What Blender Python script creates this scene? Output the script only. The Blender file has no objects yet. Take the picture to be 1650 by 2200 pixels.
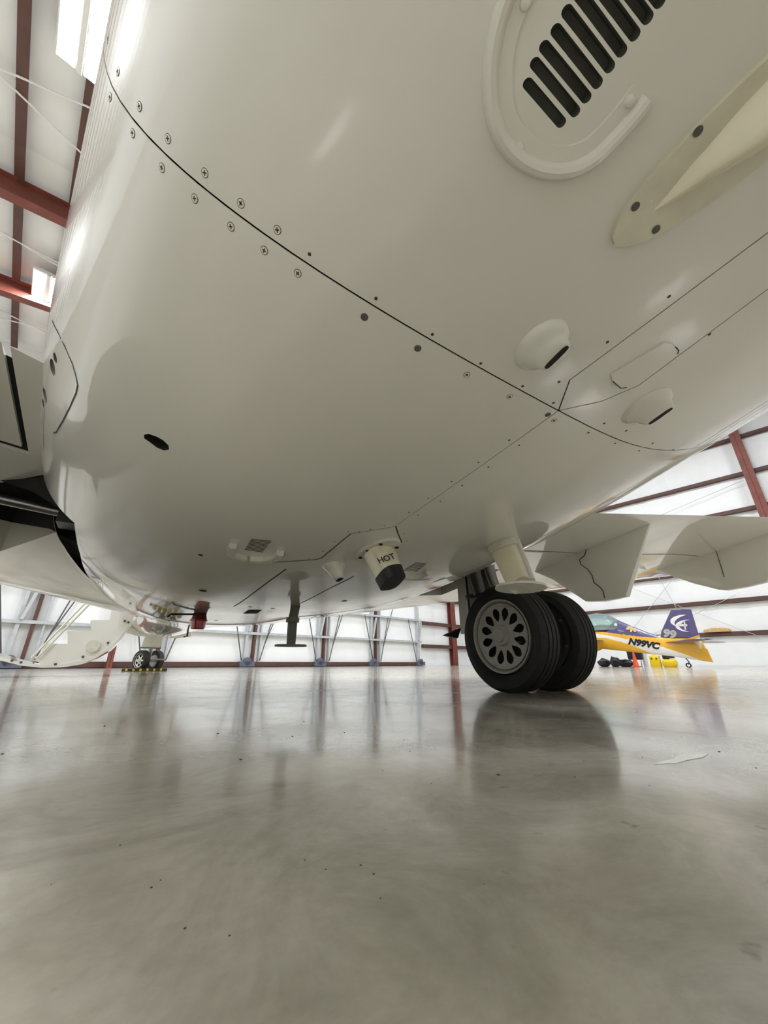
import bpy, bmesh, math, random
import numpy as np
from mathutils import Vector, Matrix, geometry
random.seed(7)
scene = bpy.context.scene
COL = scene.collection
PI = math.pi
R = math.radians

# ------------------------------------------------------------------ camera
FPX, HOR, XVP, EYE = 820.0, 1424.0, 240.0, 0.165      # focal length (px of 1650x2200), horizon row, aircraft vanishing column, lens height
TH = math.atan2(HOR - 1100, FPX)
LH = math.hypot(FPX, HOR - 1100)
PSI = math.atan2(825 - XVP, LH)
cam = bpy.data.cameras.new('camera')
cam.sensor_fit = 'VERTICAL'; cam.sensor_height = 22.0; cam.lens = FPX / 2200 * 22.0
cam.clip_start = 0.02; cam.clip_end = 200
cam_o = bpy.data.objects.new('camera', cam); COL.objects.link(cam_o)
cam_o.location = (0, 0, EYE); cam_o.rotation_euler = (PI / 2 + TH, 0, -PSI)
scene.camera = cam_o
# ------------------------------------------------------------------ light and exposure
scene.view_settings.view_transform = 'Standard'; scene.view_settings.look = 'None'
scene.view_settings.gamma = 1.0; scene.view_settings.use_curve_mapping = False
scene.view_settings.exposure = 1.58
scene.cycles.max_bounces = 6; scene.cycles.diffuse_bounces = 4; scene.cycles.glossy_bounces = 3; scene.cycles.transmission_bounces = 3
scene.cycles.use_adaptive_sampling = True; scene.cycles.adaptive_threshold = 0.18; scene.cycles.adaptive_min_samples = 16
scene.cycles.caustics_reflective = False; scene.cycles.caustics_refractive = False
LAMP = 50.0                                            # strength of the ceiling strip lights
world = bpy.data.worlds.new('world'); scene.world = world; world.use_nodes = True
world.node_tree.nodes['Background'].inputs[0].default_value = (0.75, 0.85, 1.0, 1)
world.node_tree.nodes['Background'].inputs[1].default_value = 0.6

# ------------------------------------------------------------------ picture <-> place helpers
cT, sT, cP, sP = math.cos(TH), math.sin(TH), math.cos(PSI), math.sin(PSI)
def ray(px, py):
    v = 1100 - py; l = px - 825
    up = v * cT + FPX * sT; fw = FPX * cT - v * sT
    return np.array([fw * sP + l * cP, fw * cP - l * sP, up])
E0 = np.array([0, 0, EYE])
def atX(p, X): d = ray(*p); return d * (X / d[0]) + E0
def atY(p, Y): d = ray(*p); return d * (Y / d[1]) + E0
def atZ(p, Z): d = ray(*p); return d * ((Z - EYE) / d[2]) + E0
HA = R(9.2)                                            # the hangar is turned 9.2 degrees against the jet
cH, sH = math.cos(HA), math.sin(HA)
def to_h(P): return np.array([P[0] * cH + P[1] * sH, -P[0] * sH + P[1] * cH, P[2]])
def to_w(P): return np.array([P[0] * cH - P[1] * sH, P[0] * sH + P[1] * cH, P[2]])
def hX(p, X): d = to_h(ray(*p)); return d * (X / d[0]) + E0
def hY(p, Y): d = to_h(ray(*p)); return d * (Y / d[1]) + E0

# ------------------------------------------------------------------ materials
def mat(name, col, rough=0.5, metal=0.0, coat=0.0, coat_rough=0.03, var=0.0, vscale=6.0, bump=0.0, bscale=40.0, emit=0.0, trans=0.0, spec=0.5, rvar=0.0):
    m = bpy.data.materials.new(name); m.use_nodes = True
    nt = m.node_tree; b = nt.nodes['Principled BSDF']
    c4 = (col[0], col[1], col[2], 1)
    b.inputs['Base Color'].default_value = c4
    b.inputs['Roughness'].default_value = rough; b.inputs['Metallic'].default_value = metal
    b.inputs['Coat Weight'].default_value = coat; b.inputs['Coat Roughness'].default_value = coat_rough
    b.inputs['Specular IOR Level'].default_value = spec
    if emit > 0:
        b.inputs['Emission Color'].default_value = c4; b.inputs['Emission Strength'].default_value = emit
    if trans > 0: b.inputs['Transmission Weight'].default_value = trans
    if var > 0 or bump > 0 or rvar > 0:
        tc = nt.nodes.new('ShaderNodeTexCoord')
        n = nt.nodes.new('ShaderNodeTexNoise'); n.inputs['Scale'].default_value = vscale; n.inputs['Detail'].default_value = 2
        nt.links.new(tc.outputs['Object'], n.inputs['Vector'])
        if var > 0:
            r = nt.nodes.new('ShaderNodeValToRGB'); e = r.color_ramp.elements
            e[0].position = 0.3; e[1].position = 0.7
            e[0].color = tuple(x * (1 - var) for x in col) + (1,); e[1].color = tuple(min(1, x * (1 + var)) for x in col) + (1,)
            nt.links.new(n.outputs['Fac'], r.inputs['Fac']); nt.links.new(r.outputs['Color'], b.inputs['Base Color'])
        if rvar > 0:
            mr = nt.nodes.new('ShaderNodeMapRange'); mr.inputs['From Min'].default_value = .3; mr.inputs['From Max'].default_value = .7
            mr.inputs['To Min'].default_value = max(0, rough - rvar); mr.inputs['To Max'].default_value = rough + rvar
            nt.links.new(n.outputs['Fac'], mr.inputs['Value']); nt.links.new(mr.outputs['Result'], b.inputs['Roughness'])
        if bump > 0:
            n2 = nt.nodes.new('ShaderNodeTexNoise'); n2.inputs['Scale'].default_value = bscale; n2.inputs['Detail'].default_value = 2
            nt.links.new(tc.outputs['Object'], n2.inputs['Vector'])
            bp = nt.nodes.new('ShaderNodeBump'); bp.inputs['Strength'].default_value = bump; bp.inputs['Distance'].default_value = 0.01
            nt.links.new(n2.outputs['Fac'], bp.inputs['Height']); nt.links.new(bp.outputs['Normal'], b.inputs['Normal'])
    return m
PAINT = mat('white_gloss_paint', (.78, .765, .70), .32, coat=1.0, coat_rough=.025, var=.03, vscale=2.0)
CREAM = mat('cream_paint', (.78, .73, .55), .3, coat=.5, var=.05, vscale=20)
PLATE = mat('offwhite_plate', (.70, .68, .60), .35, var=.08, vscale=30)
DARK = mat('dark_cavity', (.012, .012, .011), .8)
FLANGE = mat('cream_flange', (.72, .69, .56), .35, var=.06, vscale=30)
SEAM = mat('seam_sealant', (.05, .045, .038), .7)
GREYHOLE = mat('grey_recess', (.10, .10, .085), .6, var=.2, vscale=30)
RUBBER = mat('tire_rubber', (.012, .012, .012), .62, var=.25, vscale=25)
WHEEL = mat('wheel_grey_paint', (.42, .41, .37), .45, var=.1, vscale=25)
NOSEWHEEL = mat('wheel_white_paint', (.75, .74, .70), .4, var=.06, vscale=25)
STEEL = mat('steel', (.45, .45, .44), .3, metal=.9)
DSTEEL = mat('dark_steel', (.10, .10, .10), .45, metal=.6)
GUN = mat('grey_green_mast', (.17, .17, .13), .45, var=.15, vscale=30)
BLACK = mat('black_plastic', (.013, .013, .014), .5)
REDLENS = mat('red_lens', (.55, .02, .018), .18, coat=1.0)
REDDARK = mat('dark_red_housing', (.20, .02, .018), .35)
REDSTEEL = mat('red_oxide_steel', (.19, .052, .036), .55, var=.15, vscale=3)
BROWNSTEEL = mat('brown_steel', (.10, .045, .035), .55, var=.15, vscale=3)
GREYSTEEL = mat('galvanised_steel', (.52, .55, .57), .45, metal=.2, var=.08, vscale=8)
BLUEGREY = mat('blue_grey_housing', (.11, .12, .17), .55)
VINYL = mat('white_vinyl_insulation', (.90, .92, .935), .42, var=.02, vscale=1.5, bump=.5, bscale=5.0)
ROOFVINYL = mat('white_roof_insulation', (.92, .92, .92), .5, var=.03, vscale=1.0, bump=.35, bscale=3.0)
LAMPMAT = mat('lamp_diffuser', (.965, .985, 1.0), .5, emit=LAMP)
WHITE = mat('white_plain', (.80, .79, .76), .45)
YELLOW = mat('yellow_plastic', (.85, .60, .01), .4)
BAG = mat('black_bag', (.02, .02, .024), .35, bump=.8, bscale=14)
ORANGE = mat('orange_cone', (.85, .12, .05), .5)
TAN = mat('tan_cloth', (.62, .40, .16), .8, var=.2, vscale=20)

# ------------------------------------------------------------------ mesh builder
ORG = {}                                               # object -> world origin that its mesh is relative to
def put(o, label=None, cat=None, group=None, kind=None):
    if label: o['label'] = label
    if cat: o['category'] = cat
    if group: o['group'] = group
    if kind: o['kind'] = kind
    return o
def empty(name, loc, label, cat, group=None):
    o = bpy.data.objects.new(name, None); COL.objects.link(o); o.location = loc; o.empty_display_size = .1
    ORG[o.name] = np.array(loc, float); return put(o, label, cat, group)
class MB:
    def __init__(s): s.v = []; s.f = []; s.m = []
    def add(s, vs, fs, mi=0):
        k = len(s.v); s.v += [tuple(map(float, p)) for p in vs]
        for f in fs: s.f.append([i + k for i in f]); s.m.append(mi)
        return s
    def box(s, lo, hi, mi=0):
        x0, y0, z0 = lo; x1, y1, z1 = hi
        return s.add([(x0,y0,z0),(x1,y0,z0),(x1,y1,z0),(x0,y1,z0),(x0,y0,z1),(x1,y0,z1),(x1,y1,z1),(x0,y1,z1)],
                     [(0,3,2,1),(4,5,6,7),(0,1,5,4),(1,2,6,5),(2,3,7,6),(3,0,4,7)], mi)
    def bar(s, p, q, w, h, up=(0,0,1), mi=0):
        p, q = Vector(p), Vector(q); d = (q - p).normalized(); u = Vector(up)
        a = d.cross(u)
        if a.length < 1e-5: a = d.cross(Vector((1,0,0)))
        a.normalize(); b = a.cross(d)
        vs = [c + a * sx * w / 2 + b * sz * h / 2 for c in (p, q) for sx, sz in ((-1,-1),(1,-1),(1,1),(-1,1))]
        return s.add(vs, [(0,1,2,3),(7,6,5,4),(0,4,5,1),(1,5,6,2),(2,6,7,3),(3,7,4,0)], mi)
    def ring_frame(s, d):
        d = Vector(d).normalized(); u = Vector((0,0,1)) if abs(d.z) < .9 else Vector((1,0,0))
        a = d.cross(u).normalized(); return a, d.cross(a).normalized()
    def loft(s, rings, cap=True, mi=0, closed=True):
        n = len(rings[0]); k = len(rings); vs = [p for r in rings for p in r]; fs = []
        for i in range(k - 1):
            for j in range(n if closed else n - 1):
                j2 = (j + 1) % n; fs.append((i*n+j, i*n+j2, (i+1)*n+j2, (i+1)*n+j))
        if cap: fs.append(tuple(range(n))[::-1]); fs.append(tuple((k-1)*n + j for j in range(n)))
        return s.add(vs, fs, mi)
    def cyl(s, p, q, r, r2=None, n=16, mi=0):
        r2 = r if r2 is None else r2; p, q = Vector(p), Vector(q); a, b = s.ring_frame(q - p)
        rg = lambda c, rr: [c + (a * math.cos(t) + b * math.sin(t)) * rr for t in (2*PI*i/n for i in range(n))]
        return s.loft([rg(p, r), rg(q, r2)], True, mi)
    def tube(s, pts, r, n=8, mi=0):
        pts = [Vector(p) for p in pts]; rings = []
        for i, p in enumerate(pts):
            d = (pts[min(i+1, len(pts)-1)] - pts[max(i-1, 0)]); a, b = s.ring_frame(d)
            rr = r[i] if hasattr(r, '__len__') else r
            rings.append([p + (a * math.cos(t) + b * math.sin(t)) * rr for t in (2*PI*k/n for k in range(n))])
        return s.loft(rings, True, mi)
    def lathe(s, prof, o, axis, n=32, mi=0, closed=False, cap=False):
        o = Vector(o); ax = Vector(axis).normalized(); a, b = s.ring_frame(ax)
        rings = [[o + ax * h + (a * math.cos(t) + b * math.sin(t)) * r for t in (2*PI*k/n for k in range(n))] for r, h in prof]
        if closed: rings.append(rings[0])
        return s.loft(rings, cap, mi)
    def prism(s, poly, vec, mi=0):
        vec = Vector(vec); p = [Vector(q) for q in poly]
        return s.loft([p, [q + vec for q in p]], True, mi)
    def build(s, name, mats, parent=None, smooth=True, ang=38, origin=None):
        me = bpy.data.meshes.new(name)
        org = origin if origin is not None else (ORG[parent.name] if parent is not None else np.zeros(3))
        v = np.array(s.v) - org
        me.from_pydata(v.tolist(), [], s.f)
        for m in (mats if isinstance(mats, (list, tuple)) else [mats]): me.materials.append(m)
        me.polygons.foreach_set('material_index', s.m)
        bm = bmesh.new(); bm.from_mesh(me); bmesh.ops.recalc_face_normals(bm, faces=bm.faces)
        if smooth:
            for f in bm.faces: f.smooth = True
            for e in bm.edges:
                if len(e.link_faces) == 2 and e.calc_face_angle(0) > R(ang): e.smooth = False
        bm.to_mesh(me); bm.free()
        o = bpy.data.objects.new(name, me); COL.objects.link(o)
        if parent is not None: o.parent = parent; ORG[o.name] = ORG[parent.name]
        else: o.location = org; ORG[o.name] = np.array(org, float)
        return o
def text_mesh(body, size, font_shear=0.0, thick=0.0, bold=0.0):
    cu = bpy.data.curves.new('lettering', 'FONT'); cu.body = body; cu.size = size; cu.shear = font_shear
    cu.extrude = thick; cu.offset = bold; cu.align_x = 'CENTER'; cu.align_y = 'CENTER'
    o = bpy.data.objects.new('lettering', cu); COL.objects.link(o)
    bpy.context.view_layer.update()
    me = bpy.data.meshes.new_from_object(o.evaluated_get(bpy.context.evaluated_depsgraph_get()))
    bpy.data.objects.remove(o); return me
def place_text(name, me, m, origin, xdir, ydir, parent):
    x = Vector(xdir).normalized(); y = Vector(ydir); y = (y - x * y.dot(x)).normalized(); z = x.cross(y)
    for vtx in me.vertices:
        c = vtx.co; vtx.co = Vector(origin) + x * c.x + y * c.y + z * c.z - Vector(ORG[parent.name])
    me.materials.clear(); me.materials.append(m)
    o = bpy.data.objects.new(name, me); COL.objects.link(o); o.parent = parent; ORG[o.name] = ORG[parent.name]; return o

# ================================================================== HANGAR (in its own frame: +Y towards the big doors)
def hobj(mb, name, mats, parent=None, **k):
    o = mb.build(name, mats, None, origin=np.zeros(3), **k)
    if parent is not None: o.parent = parent
    else: o.rotation_euler = (0, 0, HA)
    return o
def hput(o): return put(o, kind='structure')
WXL, WXR, WYB, WYF = -14.0, 26.0, -15.0, 16.5
def roof_z(x): return 10.9 + 0.16 * (x + 2.0)
# floor slabs with saw-cut joints
CONC = bpy.data.materials.new('polished_concrete'); CONC.use_nodes = True
def concrete(m):
    nt = m.node_tree; b = nt.nodes['Principled BSDF']; L = nt.links
    tc = nt.nodes.new('ShaderNodeTexCoord'); geo = nt.nodes.new('ShaderNodeNewGeometry')
    def noise(sc, det=6, rough=.6, dist=0.0):
        n = nt.nodes.new('ShaderNodeTexNoise'); n.inputs['Scale'].default_value = sc; n.inputs['Detail'].default_value = det
        n.inputs['Roughness'].default_value = rough; n.inputs['Distortion'].default_value = dist
        L.new(geo.outputs['Position'], n.inputs['Vector']); return n.outputs['Fac']
    def ramp(f, p0, c0, p1, c1):
        r = nt.nodes.new('ShaderNodeValToRGB'); e = r.color_ramp.elements
        e[0].position = p0; e[1].position = p1; e[0].color = c0 + (1,); e[1].color = c1 + (1,); L.new(f, r.inputs['Fac']); return r.outputs['Color']
    def mix(a, b_, f, typ='MIX'):
        x = nt.nodes.new('ShaderNodeMix'); x.data_type = 'RGBA'; x.blend_type = typ
        if isinstance(f, float): x.inputs['Factor'].default_value = f
        else: L.new(f, x.inputs['Factor'])
        L.new(a, x.inputs['A']); L.new(b_, x.inputs['B']); return x.outputs['Result']
    big = ramp(noise(1.3, 5, .62, .6), .36, (.43, .405, .335), .64, (.66, .625, .54))
    mid = ramp(noise(4.5, 6, .72, .9), .34, (.70, .685, .65), .60, (1.0, 1.0, 1.0))
    fine = ramp(noise(60, 3, .7), .3, (.86, .86, .85), .7, (1.04, 1.04, 1.04))
    c = mix(big, mid, .95, 'MULTIPLY'); c = mix(c, fine, .6, 'MULTIPLY')
    spots = ramp(noise(23, 3, .5), .70, (1, 1, 1), .76, (.55, .53, .48)); c = mix(c, spots, .8, 'MULTIPLY')
    L.new(c, b.inputs['Base Color'])
    mr = nt.nodes.new('ShaderNodeMapRange'); mr.inputs['From Min'].default_value = .35; mr.inputs['From Max'].default_value = .65
    mr.inputs['To Min'].default_value = .17; mr.inputs['To Max'].default_value = .31
    L.new(noise(3.0, 4, .65, .5), mr.inputs['Value']); L.new(mr.outputs['Result'], b.inputs['Roughness'])
    b.inputs['Coat Weight'].default_value = .75; b.inputs['Coat Roughness'].default_value = .10
    bp = nt.nodes.new('ShaderNodeBump'); bp.inputs['Strength'].default_value = .12; bp.inputs['Distance'].default_value = .004
    L.new(noise(9.0, 2, .6), bp.inputs['Height']); L.new(bp.outputs['Normal'], b.inputs['Normal'])
concrete(CONC)
floor = hput(hobj(MB().box((WXL, WYB, -.30), (WXR, WYF, -.02)), 'floor', SEAM))
sx0 = [WXL, -8.3, -3.5, 1.31, 6.1, 10.9, 15.7, 20.5, WXR]
sy0 = [WYB, -12.2, -7.4, -2.6, 2.25, 7.0, 11.8, WYF]
for i in range(len(sx0) - 1):
    for j in range(len(sy0) - 1):
        g = .0014
        hobj(MB().box((sx0[i] + g, sy0[j] + g, -.02), (sx0[i+1] - g, sy0[j+1] - g, 0)), 'floor_slab', CONC, floor, smooth=False)

def wall(name, lo, hi): return hput(hobj(MB().box(lo, hi), name, VINYL, smooth=False))
T = .15
wall_right = wall('wall_right', (WXR + .12, WYB, -.3), (WXR + .12 + T, WYF + .3, 16.5))
wall_left = wall('wall_left', (WXL - T, WYB, -.3), (WXL, WYF + .3, 9.5))
wall_front = wall('wall_front', (WXL - T, WYB - T, -.3), (WXR + .3, WYB, 16.5))
wall_back = wall('wall_back', (WXL - T, WYF + .25, -.3), (WXR + .3, WYF + .25 + T, 16.5))
# quilted insulation strips of the right wall, slightly pillowed
def pillow(mb, o, du, dv, nrm, nu=5, nv=2, bulge=.035):
    o, du, dv, nrm = map(Vector, (o, du, dv, nrm)); vs = []; fs = []
    for j in range(nv + 1):
        for i in range(nu + 1):
            u = i / nu; vs.append(o + du * u + dv * (j / nv) + nrm * bulge * math.sin(PI * u) ** .7)
    for j in range(nv):
        for i in range(nu): k = j * (nu + 1) + i; fs.append((k, k + 1, k + nu + 2, k + nu + 1))
    mb.add(vs, fs)
y = WYB
while y < WYF - .1:
    w = min(1.55, WYF - y); mb = MB(); pillow(mb, (WXR + .11, y, 0), (0, w, 0), (0, 0, 15.5), (-1, 0, 0))
    hobj(mb, 'insulation_panel', VINYL, wall_right); y += 1.55
GIRT_Z = [1.50, 3.05, 4.65, 6.1, 7.5, 9.4, 11.45, 13.2]
for z in GIRT_Z:
    mb = MB(); mb.box((WXR - .10, WYB, z - .10), (WXR + .10, WYF, z - .085)); mb.box((WXR - .10, WYB, z - .10), (WXR - .085, WYF, z + .10)); mb.box((WXR - .10, WYB, z + .085), (WXR + .10, WYF, z + .10))
    hobj(mb, 'girt', BROWNSTEEL, wall_right, smooth=False)
def hcolumn(x, y, z1, parent, m=REDSTEEL, d=.5, w=.26, along='x', z0=0):
    mb = MB(); t = .02
    if along == 'x':                                    # web along x
        mb.box((x - d/2, y - w/2, z0), (x - d/2 + t, y + w/2, z1)); mb.box((x + d/2 - t, y - w/2, z0), (x + d/2, y + w/2, z1)); mb.box((x - d/2, y - t/2, z0), (x + d/2, y + t/2, z1))
    else:
        mb.box((x - w/2, y - d/2, z0), (x + w/2, y - d/2 + t, z1)); mb.box((x - w/2, y + d/2 - t, z0), (x + w/2, y + d/2, z1)); mb.box((x - t/2, y - d/2, z0), (x + t/2, y + d/2, z1))
    return hobj(mb, 'column', m, parent, smooth=False)
for y in (-13.5, -6.6, .12, 12.9): hcolumn(WXR - .36, y, 15.2, wall_right, w=.42)
def rod(p, q, parent, r=.012, m=GREYSTEEL, name='brace_rod'): return hobj(MB().cyl(p, q, r, n=6), name, m, parent)
rod((WXR - .15, .4, 9.0), (WXR - .15, 12.6, 6.3), wall_right); rod((WXR - .15, .4, 4.6), (WXR - .15, 12.6, 9.2), wall_right)
rod((WXR - .15, 1.0, .8), (WXR - .15, 8.2, 5.2), wall_right); rod((WXR - .15, 7.8, 1.2), (WXR - .15, 3.6, 5.4), wall_right)
rod((WXR - .15, 4.4, 1.5), (WXR - .15, 5.3, 5.2), wall_right); rod((WXR - .15, 2.2, 3.3), (WXR - .15, 6.2, 1.6), wall_right)
# ceiling: insulated roof between red rafters and purlins
ceiling = hput(hobj(MB().add([(WXL - .3, WYB - .2, roof_z(WXL - .3)), (WXR + .4, WYB - .2, roof_z(WXR + .4)), (WXR + .4, WYF + .5, roof_z(WXR + .4)), (WXL - .3, WYF + .5, roof_z(WXL - .3)),
      (WXL - .3, WYB - .2, roof_z(WXL - .3) + .2), (WXR + .4, WYB - .2, roof_z(WXR + .4) + .2), (WXR + .4, WYF + .5, roof_z(WXR + .4) + .2), (WXL - .3, WYF + .5, roof_z(WXL - .3) + .2)],
      [(0,1,2,3),(7,6,5,4),(0,4,5,1),(1,5,6,2),(2,6,7,3),(3,7,4,0)]), 'ceiling', ROOFVINYL, smooth=False))
y = WYB
while y < WYF:
    mb = MB(); pillow(mb, (WXL, y, roof_z(WXL) - .01), (0, 1.5, 0), (WXR - WXL, 0, roof_z(WXR) - roof_z(WXL)), (0, 0, -1), bulge=.05)
    hobj(mb, 'roof_insulation_panel', ROOFVINYL, ceiling); y += 1.5
x = -2.53 - 0.96 * 11
while x < WXR:
    z = roof_z(x) - .06
    mb = MB(); mb.box((x - .035, WYB, z - .22), (x + .035, WYF, z - .205)); mb.box((x - .008, WYB, z - .22), (x + .008, WYF, z)); mb.box((x - .09, WYB, z - .23), (x + .09, WYF, z - .215))
    hobj(mb, 'purlin', BROWNSTEEL, ceiling, smooth=False); x += .96
for y in (-12.4, -6.6, -1.0, 3.0, 9.75, 13.15):
    mb = MB(); a0, a1 = WXL, WXR - .1
    for dz0, dz1, hw in ((-.27, -.285, .13), (-.285, -.80, .01), (-.80, -.82, .13)):
        mb.add([(a0, y - hw, roof_z(a0) + dz0), (a0, y + hw, roof_z(a0) + dz0), (a0, y + hw, roof_z(a0) + dz1), (a0, y - hw, roof_z(a0) + dz1),
                (a1, y - hw, roof_z(a1) + dz0), (a1, y + hw, roof_z(a1) + dz0), (a1, y + hw, roof_z(a1) + dz1), (a1, y - hw, roof_z(a1) + dz1)],
               [(0,1,2,3),(7,6,5,4),(0,4,5,1),(1,5,6,2),(2,6,7,3),(3,7,4,0)])
    hobj(mb, 'rafter', REDSTEEL, ceiling, smooth=False)
for (xa, ya, xb, yb) in ((-4.2, 7.0, -.4, 8.7), (-4.4, 7.9, -.6, 6.9), (-4.2, 11.0, -.4, 12.2), (-4.3, 11.2, -.5, 11.9), (-4.2, 14.2, -.8, 15.4), (-4.2, 15.3, -.8, 14.7), (-4.0, 4.2, -.6, 5.9)):
    rod((xa, ya, roof_z(xa) - .30), (xb, yb, roof_z(xb) - .30), ceiling, r=.022, m=WHITE)

# sliding hangar doors: steel framed leaves on wheels
DY = WYF
LEAF = [-6.9, -3.3, .3, 3.95, 7.6, 11.2, 14.6, 18.3]
def door_leaf(n, xa, xb):
    mb = MB(); pillow(mb, (xa, DY + .14, .12), (xb - xa, 0, 0), (0, 0, 8.6), (0, -1, 0), nu=10, bulge=.06)
    mb.box((xa, DY + .14, .12), (xb, DY + .2, 8.7))
    leaf = hput(hobj(mb, 'door_%d' % n, VINYL))
    hobj(MB().box((xa, DY - .06, .02), (xb, DY + .14, .20)), 'bottom_rail', BROWNSTEEL, leaf, smooth=False)
    hobj(MB().box((xa, DY - .10, 0), (xb, DY + .14, .03)), 'floor_track', BLACK, leaf, smooth=False)
    for xx, m in ((xa + .06, BROWNSTEEL), (xb - .30, GREYSTEEL)):
        hobj(MB().box((xx - .05, DY - .06, .15), (xx + .05, DY + .12, 8.6)), 'post', m, leaf, smooth=False)
    hobj(MB().box((xa + .30, DY - .05, .15), (xa + .36, DY + .12, 8.6)), 'post', GREYSTEEL, leaf, smooth=False)
    for z in (1.34, 2.60, 4.2, 5.8):
        hobj(MB().box((xa, DY - .10, z - .05), (xb, DY + .10, z + .05)), 'rail', GREYSTEEL, leaf, smooth=False)
    for (u0, z0, u1, z1) in ((.35, .25, .25 * 3.6, 2.6), (3.2, .25, 2.55, 2.6), (.5, .9, 1.3, 3.2)):
        hobj(MB().cyl((xa + u0, DY - .09, z0), (xa + u1, DY - .09, z1), .022, n=6), 'diagonal_brace', DSTEEL, leaf)
    hobj(MB().bar((xb - .25, DY - .1, 1.4), (xb - .05, DY - .12, 2.5), .09, .09), 'stiffener', GREYSTEEL, leaf, smooth=False)
    mbh = MB(); c = xb - .22
    mbh.box((c - .32, DY - .22, .02), (c + .32, DY - .06, .22)); mbh.cyl((c, DY - .22, .22), (c, DY - .06, .22), .16, n=20)
    hobj(mbh, 'wheel_housing', BLUEGREY, leaf)
for i in range(len(LEAF) - 1): door_leaf(i + 1, LEAF[i], LEAF[i + 1])
# fixed wall beside the doors
hcolumn(21.5, DY + .0, 15, wall_back, d=.30, w=.46, along='y')
for z in (1.12, 2.48, 4.1, 5.9, 7.6, 9.4, 11.5): hobj(MB().box((18.5, DY - .05, z - .10), (WXR - .1, DY + .12, z + .10)), 'girt', BROWNSTEEL, wall_back, smooth=False)
x = 18.4
while x < WXR:
    w = min(1.5, WXR + .1 - x); mb = MB(); pillow(mb, (x, DY + .2, 0), (w, 0, 0), (0, 0, 15.5), (0, -1, 0)); hobj(mb, 'insulation_panel', VINYL, wall_back); x += 1.5
for x in (-1.2, 2.55): hcolumn(x, DY - .35, 9.9, wall_back, m=REDSTEEL, d=.18, w=.16, along='y')

# ceiling lights: twin strip fixtures in rows
def ceiling_light(x, y, label, first=[None]):
    z = roof_z(x) - .55
    if first[0] is None:
        w = to_w((x, y, z)); t = empty('ceiling_light', tuple(w), label, 'ceiling light', 'twin strip lights under the hangar roof')
        t.rotation_euler = (0, 0, HA); first[0] = t; ORG[t.name] = np.zeros(3)
        mb = MB(); mb.box((-.36, -.75, .0), (.36, .75, .09)); mb.box((-.04, -.75, -.05), (.04, .75, .0)); mb.build('housing', WHITE, t, smooth=False)
        for s in (-1, 1): (lambda b: (b.m.__setitem__(0, 1), b.build('diffuser', [WHITE, LAMPMAT], t, smooth=False)))(MB().box((s * .2 - .13, -.72, -.03), (s * .2 + .13, .72, -.001)))
        for s in (-1, 1): MB().cyl((0, s * .5, .09), (0, s * .5, .36), .008, n=6).build('hanger_rod', STEEL, t)
        return t
    t = first[0].copy(); COL.objects.link(t); t.location = to_w((x, y, z)); t['label'] = label
    for ch in list(first[0].children):
        c = ch.copy(); COL.objects.link(c); c.parent = t
    return t
other = 'twin-strip ceiling light beyond the edge of the picture or behind the jet'
ceiling_light(-1.72, 5.75, 'dazzling twin-strip ceiling light at the top left beside the fuselage')
ceiling_light(-1.80, 12.75, 'far ceiling light glaring beside the red rafter, left of the fuselage')
for x in (-9.4, -1.75, 6.2, 13.0, 18.5):
    for y in (-10.0, -4.0, .8, 5.75, 12.2):
        if y < -9 or (y < -3 and x in (-1.75, 6.2)): continue
        if x == -1.75 and y > 5: continue
        ceiling_light(x, y, other)

# ================================================================== BUSINESS JET
XC = 0.72                                              # lateral position of its keel
JET = empty('business_jet', (XC, 1.7, 0), 'large glossy white business jet overhead, parked nose towards the hangar doors', 'airplane')
KY = np.array([-6.5, -4.5, -3.0, -1.5, -.5, 0, .36, .7, 1.0, 1.5, 2.0, 3.0, 4.1, 5.0, 6.5, 8.0, 9.5, 10.6, 11.4, 12.0])
TAB = dict(
 zb=[1.95, 1.50, 1.24, .985, .800, .708, .648, .598, .556, .502, .468, .473, .497, .545, .585, .605, .66, .79, .97, 1.2],
 w= [.20, .42, .58, .71, .79, .858, .918, .976, 1.03, 1.092, 1.113, 1.082, 1.005, .91, .87, .86, .78, .60, .38, .08],
 h= [.20, .42, .55, .625, .634, .625, .610, .602, .608, .60, .55, .50, .55, .72, .86, .85, .74, .54, .33, .08],
 n= [2, 2.1, 2.25, 2.37, 2.38, 2.48, 2.68, 2.86, 2.9, 2.88, 2.9, 2.78, 2.5, 2.18, 2, 2, 2, 2, 2, 2],
 ht=[.2, .45, .65, .85, .95, 1.0, 1.0, 1.0, 1.0, 1.0, 1.05, 1.1, 1.05, .95, .87, .86, .72, .5, .3, .08])
def natural_spline(x, y):
    n = len(x); hh = np.diff(x); A = np.eye(n); b = np.zeros(n)
    for i in range(1, n - 1):
        A[i, i-1] = hh[i-1]; A[i, i] = 2 * (hh[i-1] + hh[i]); A[i, i+1] = hh[i]
        b[i] = 3 * ((y[i+1] - y[i]) / hh[i] - (y[i] - y[i-1]) / hh[i-1])
    c = np.linalg.solve(A, b); bb = np.diff(y) / hh - hh * (2 * c[:-1] + c[1:]) / 3; d = np.diff(c) / (3 * hh)
    def f(t):
        t = np.clip(np.asarray(t, float), x[0], x[-1]); i = np.clip(np.searchsorted(x, t) - 1, 0, n - 2); u = t - x[i]
        return np.asarray(y)[i] + bb[i] * u + c[:-1][i] * u**2 + d[i] * u**3
    return f
SP = {k: natural_spline(KY, np.array(v, float)) for k, v in TAB.items()}
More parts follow.
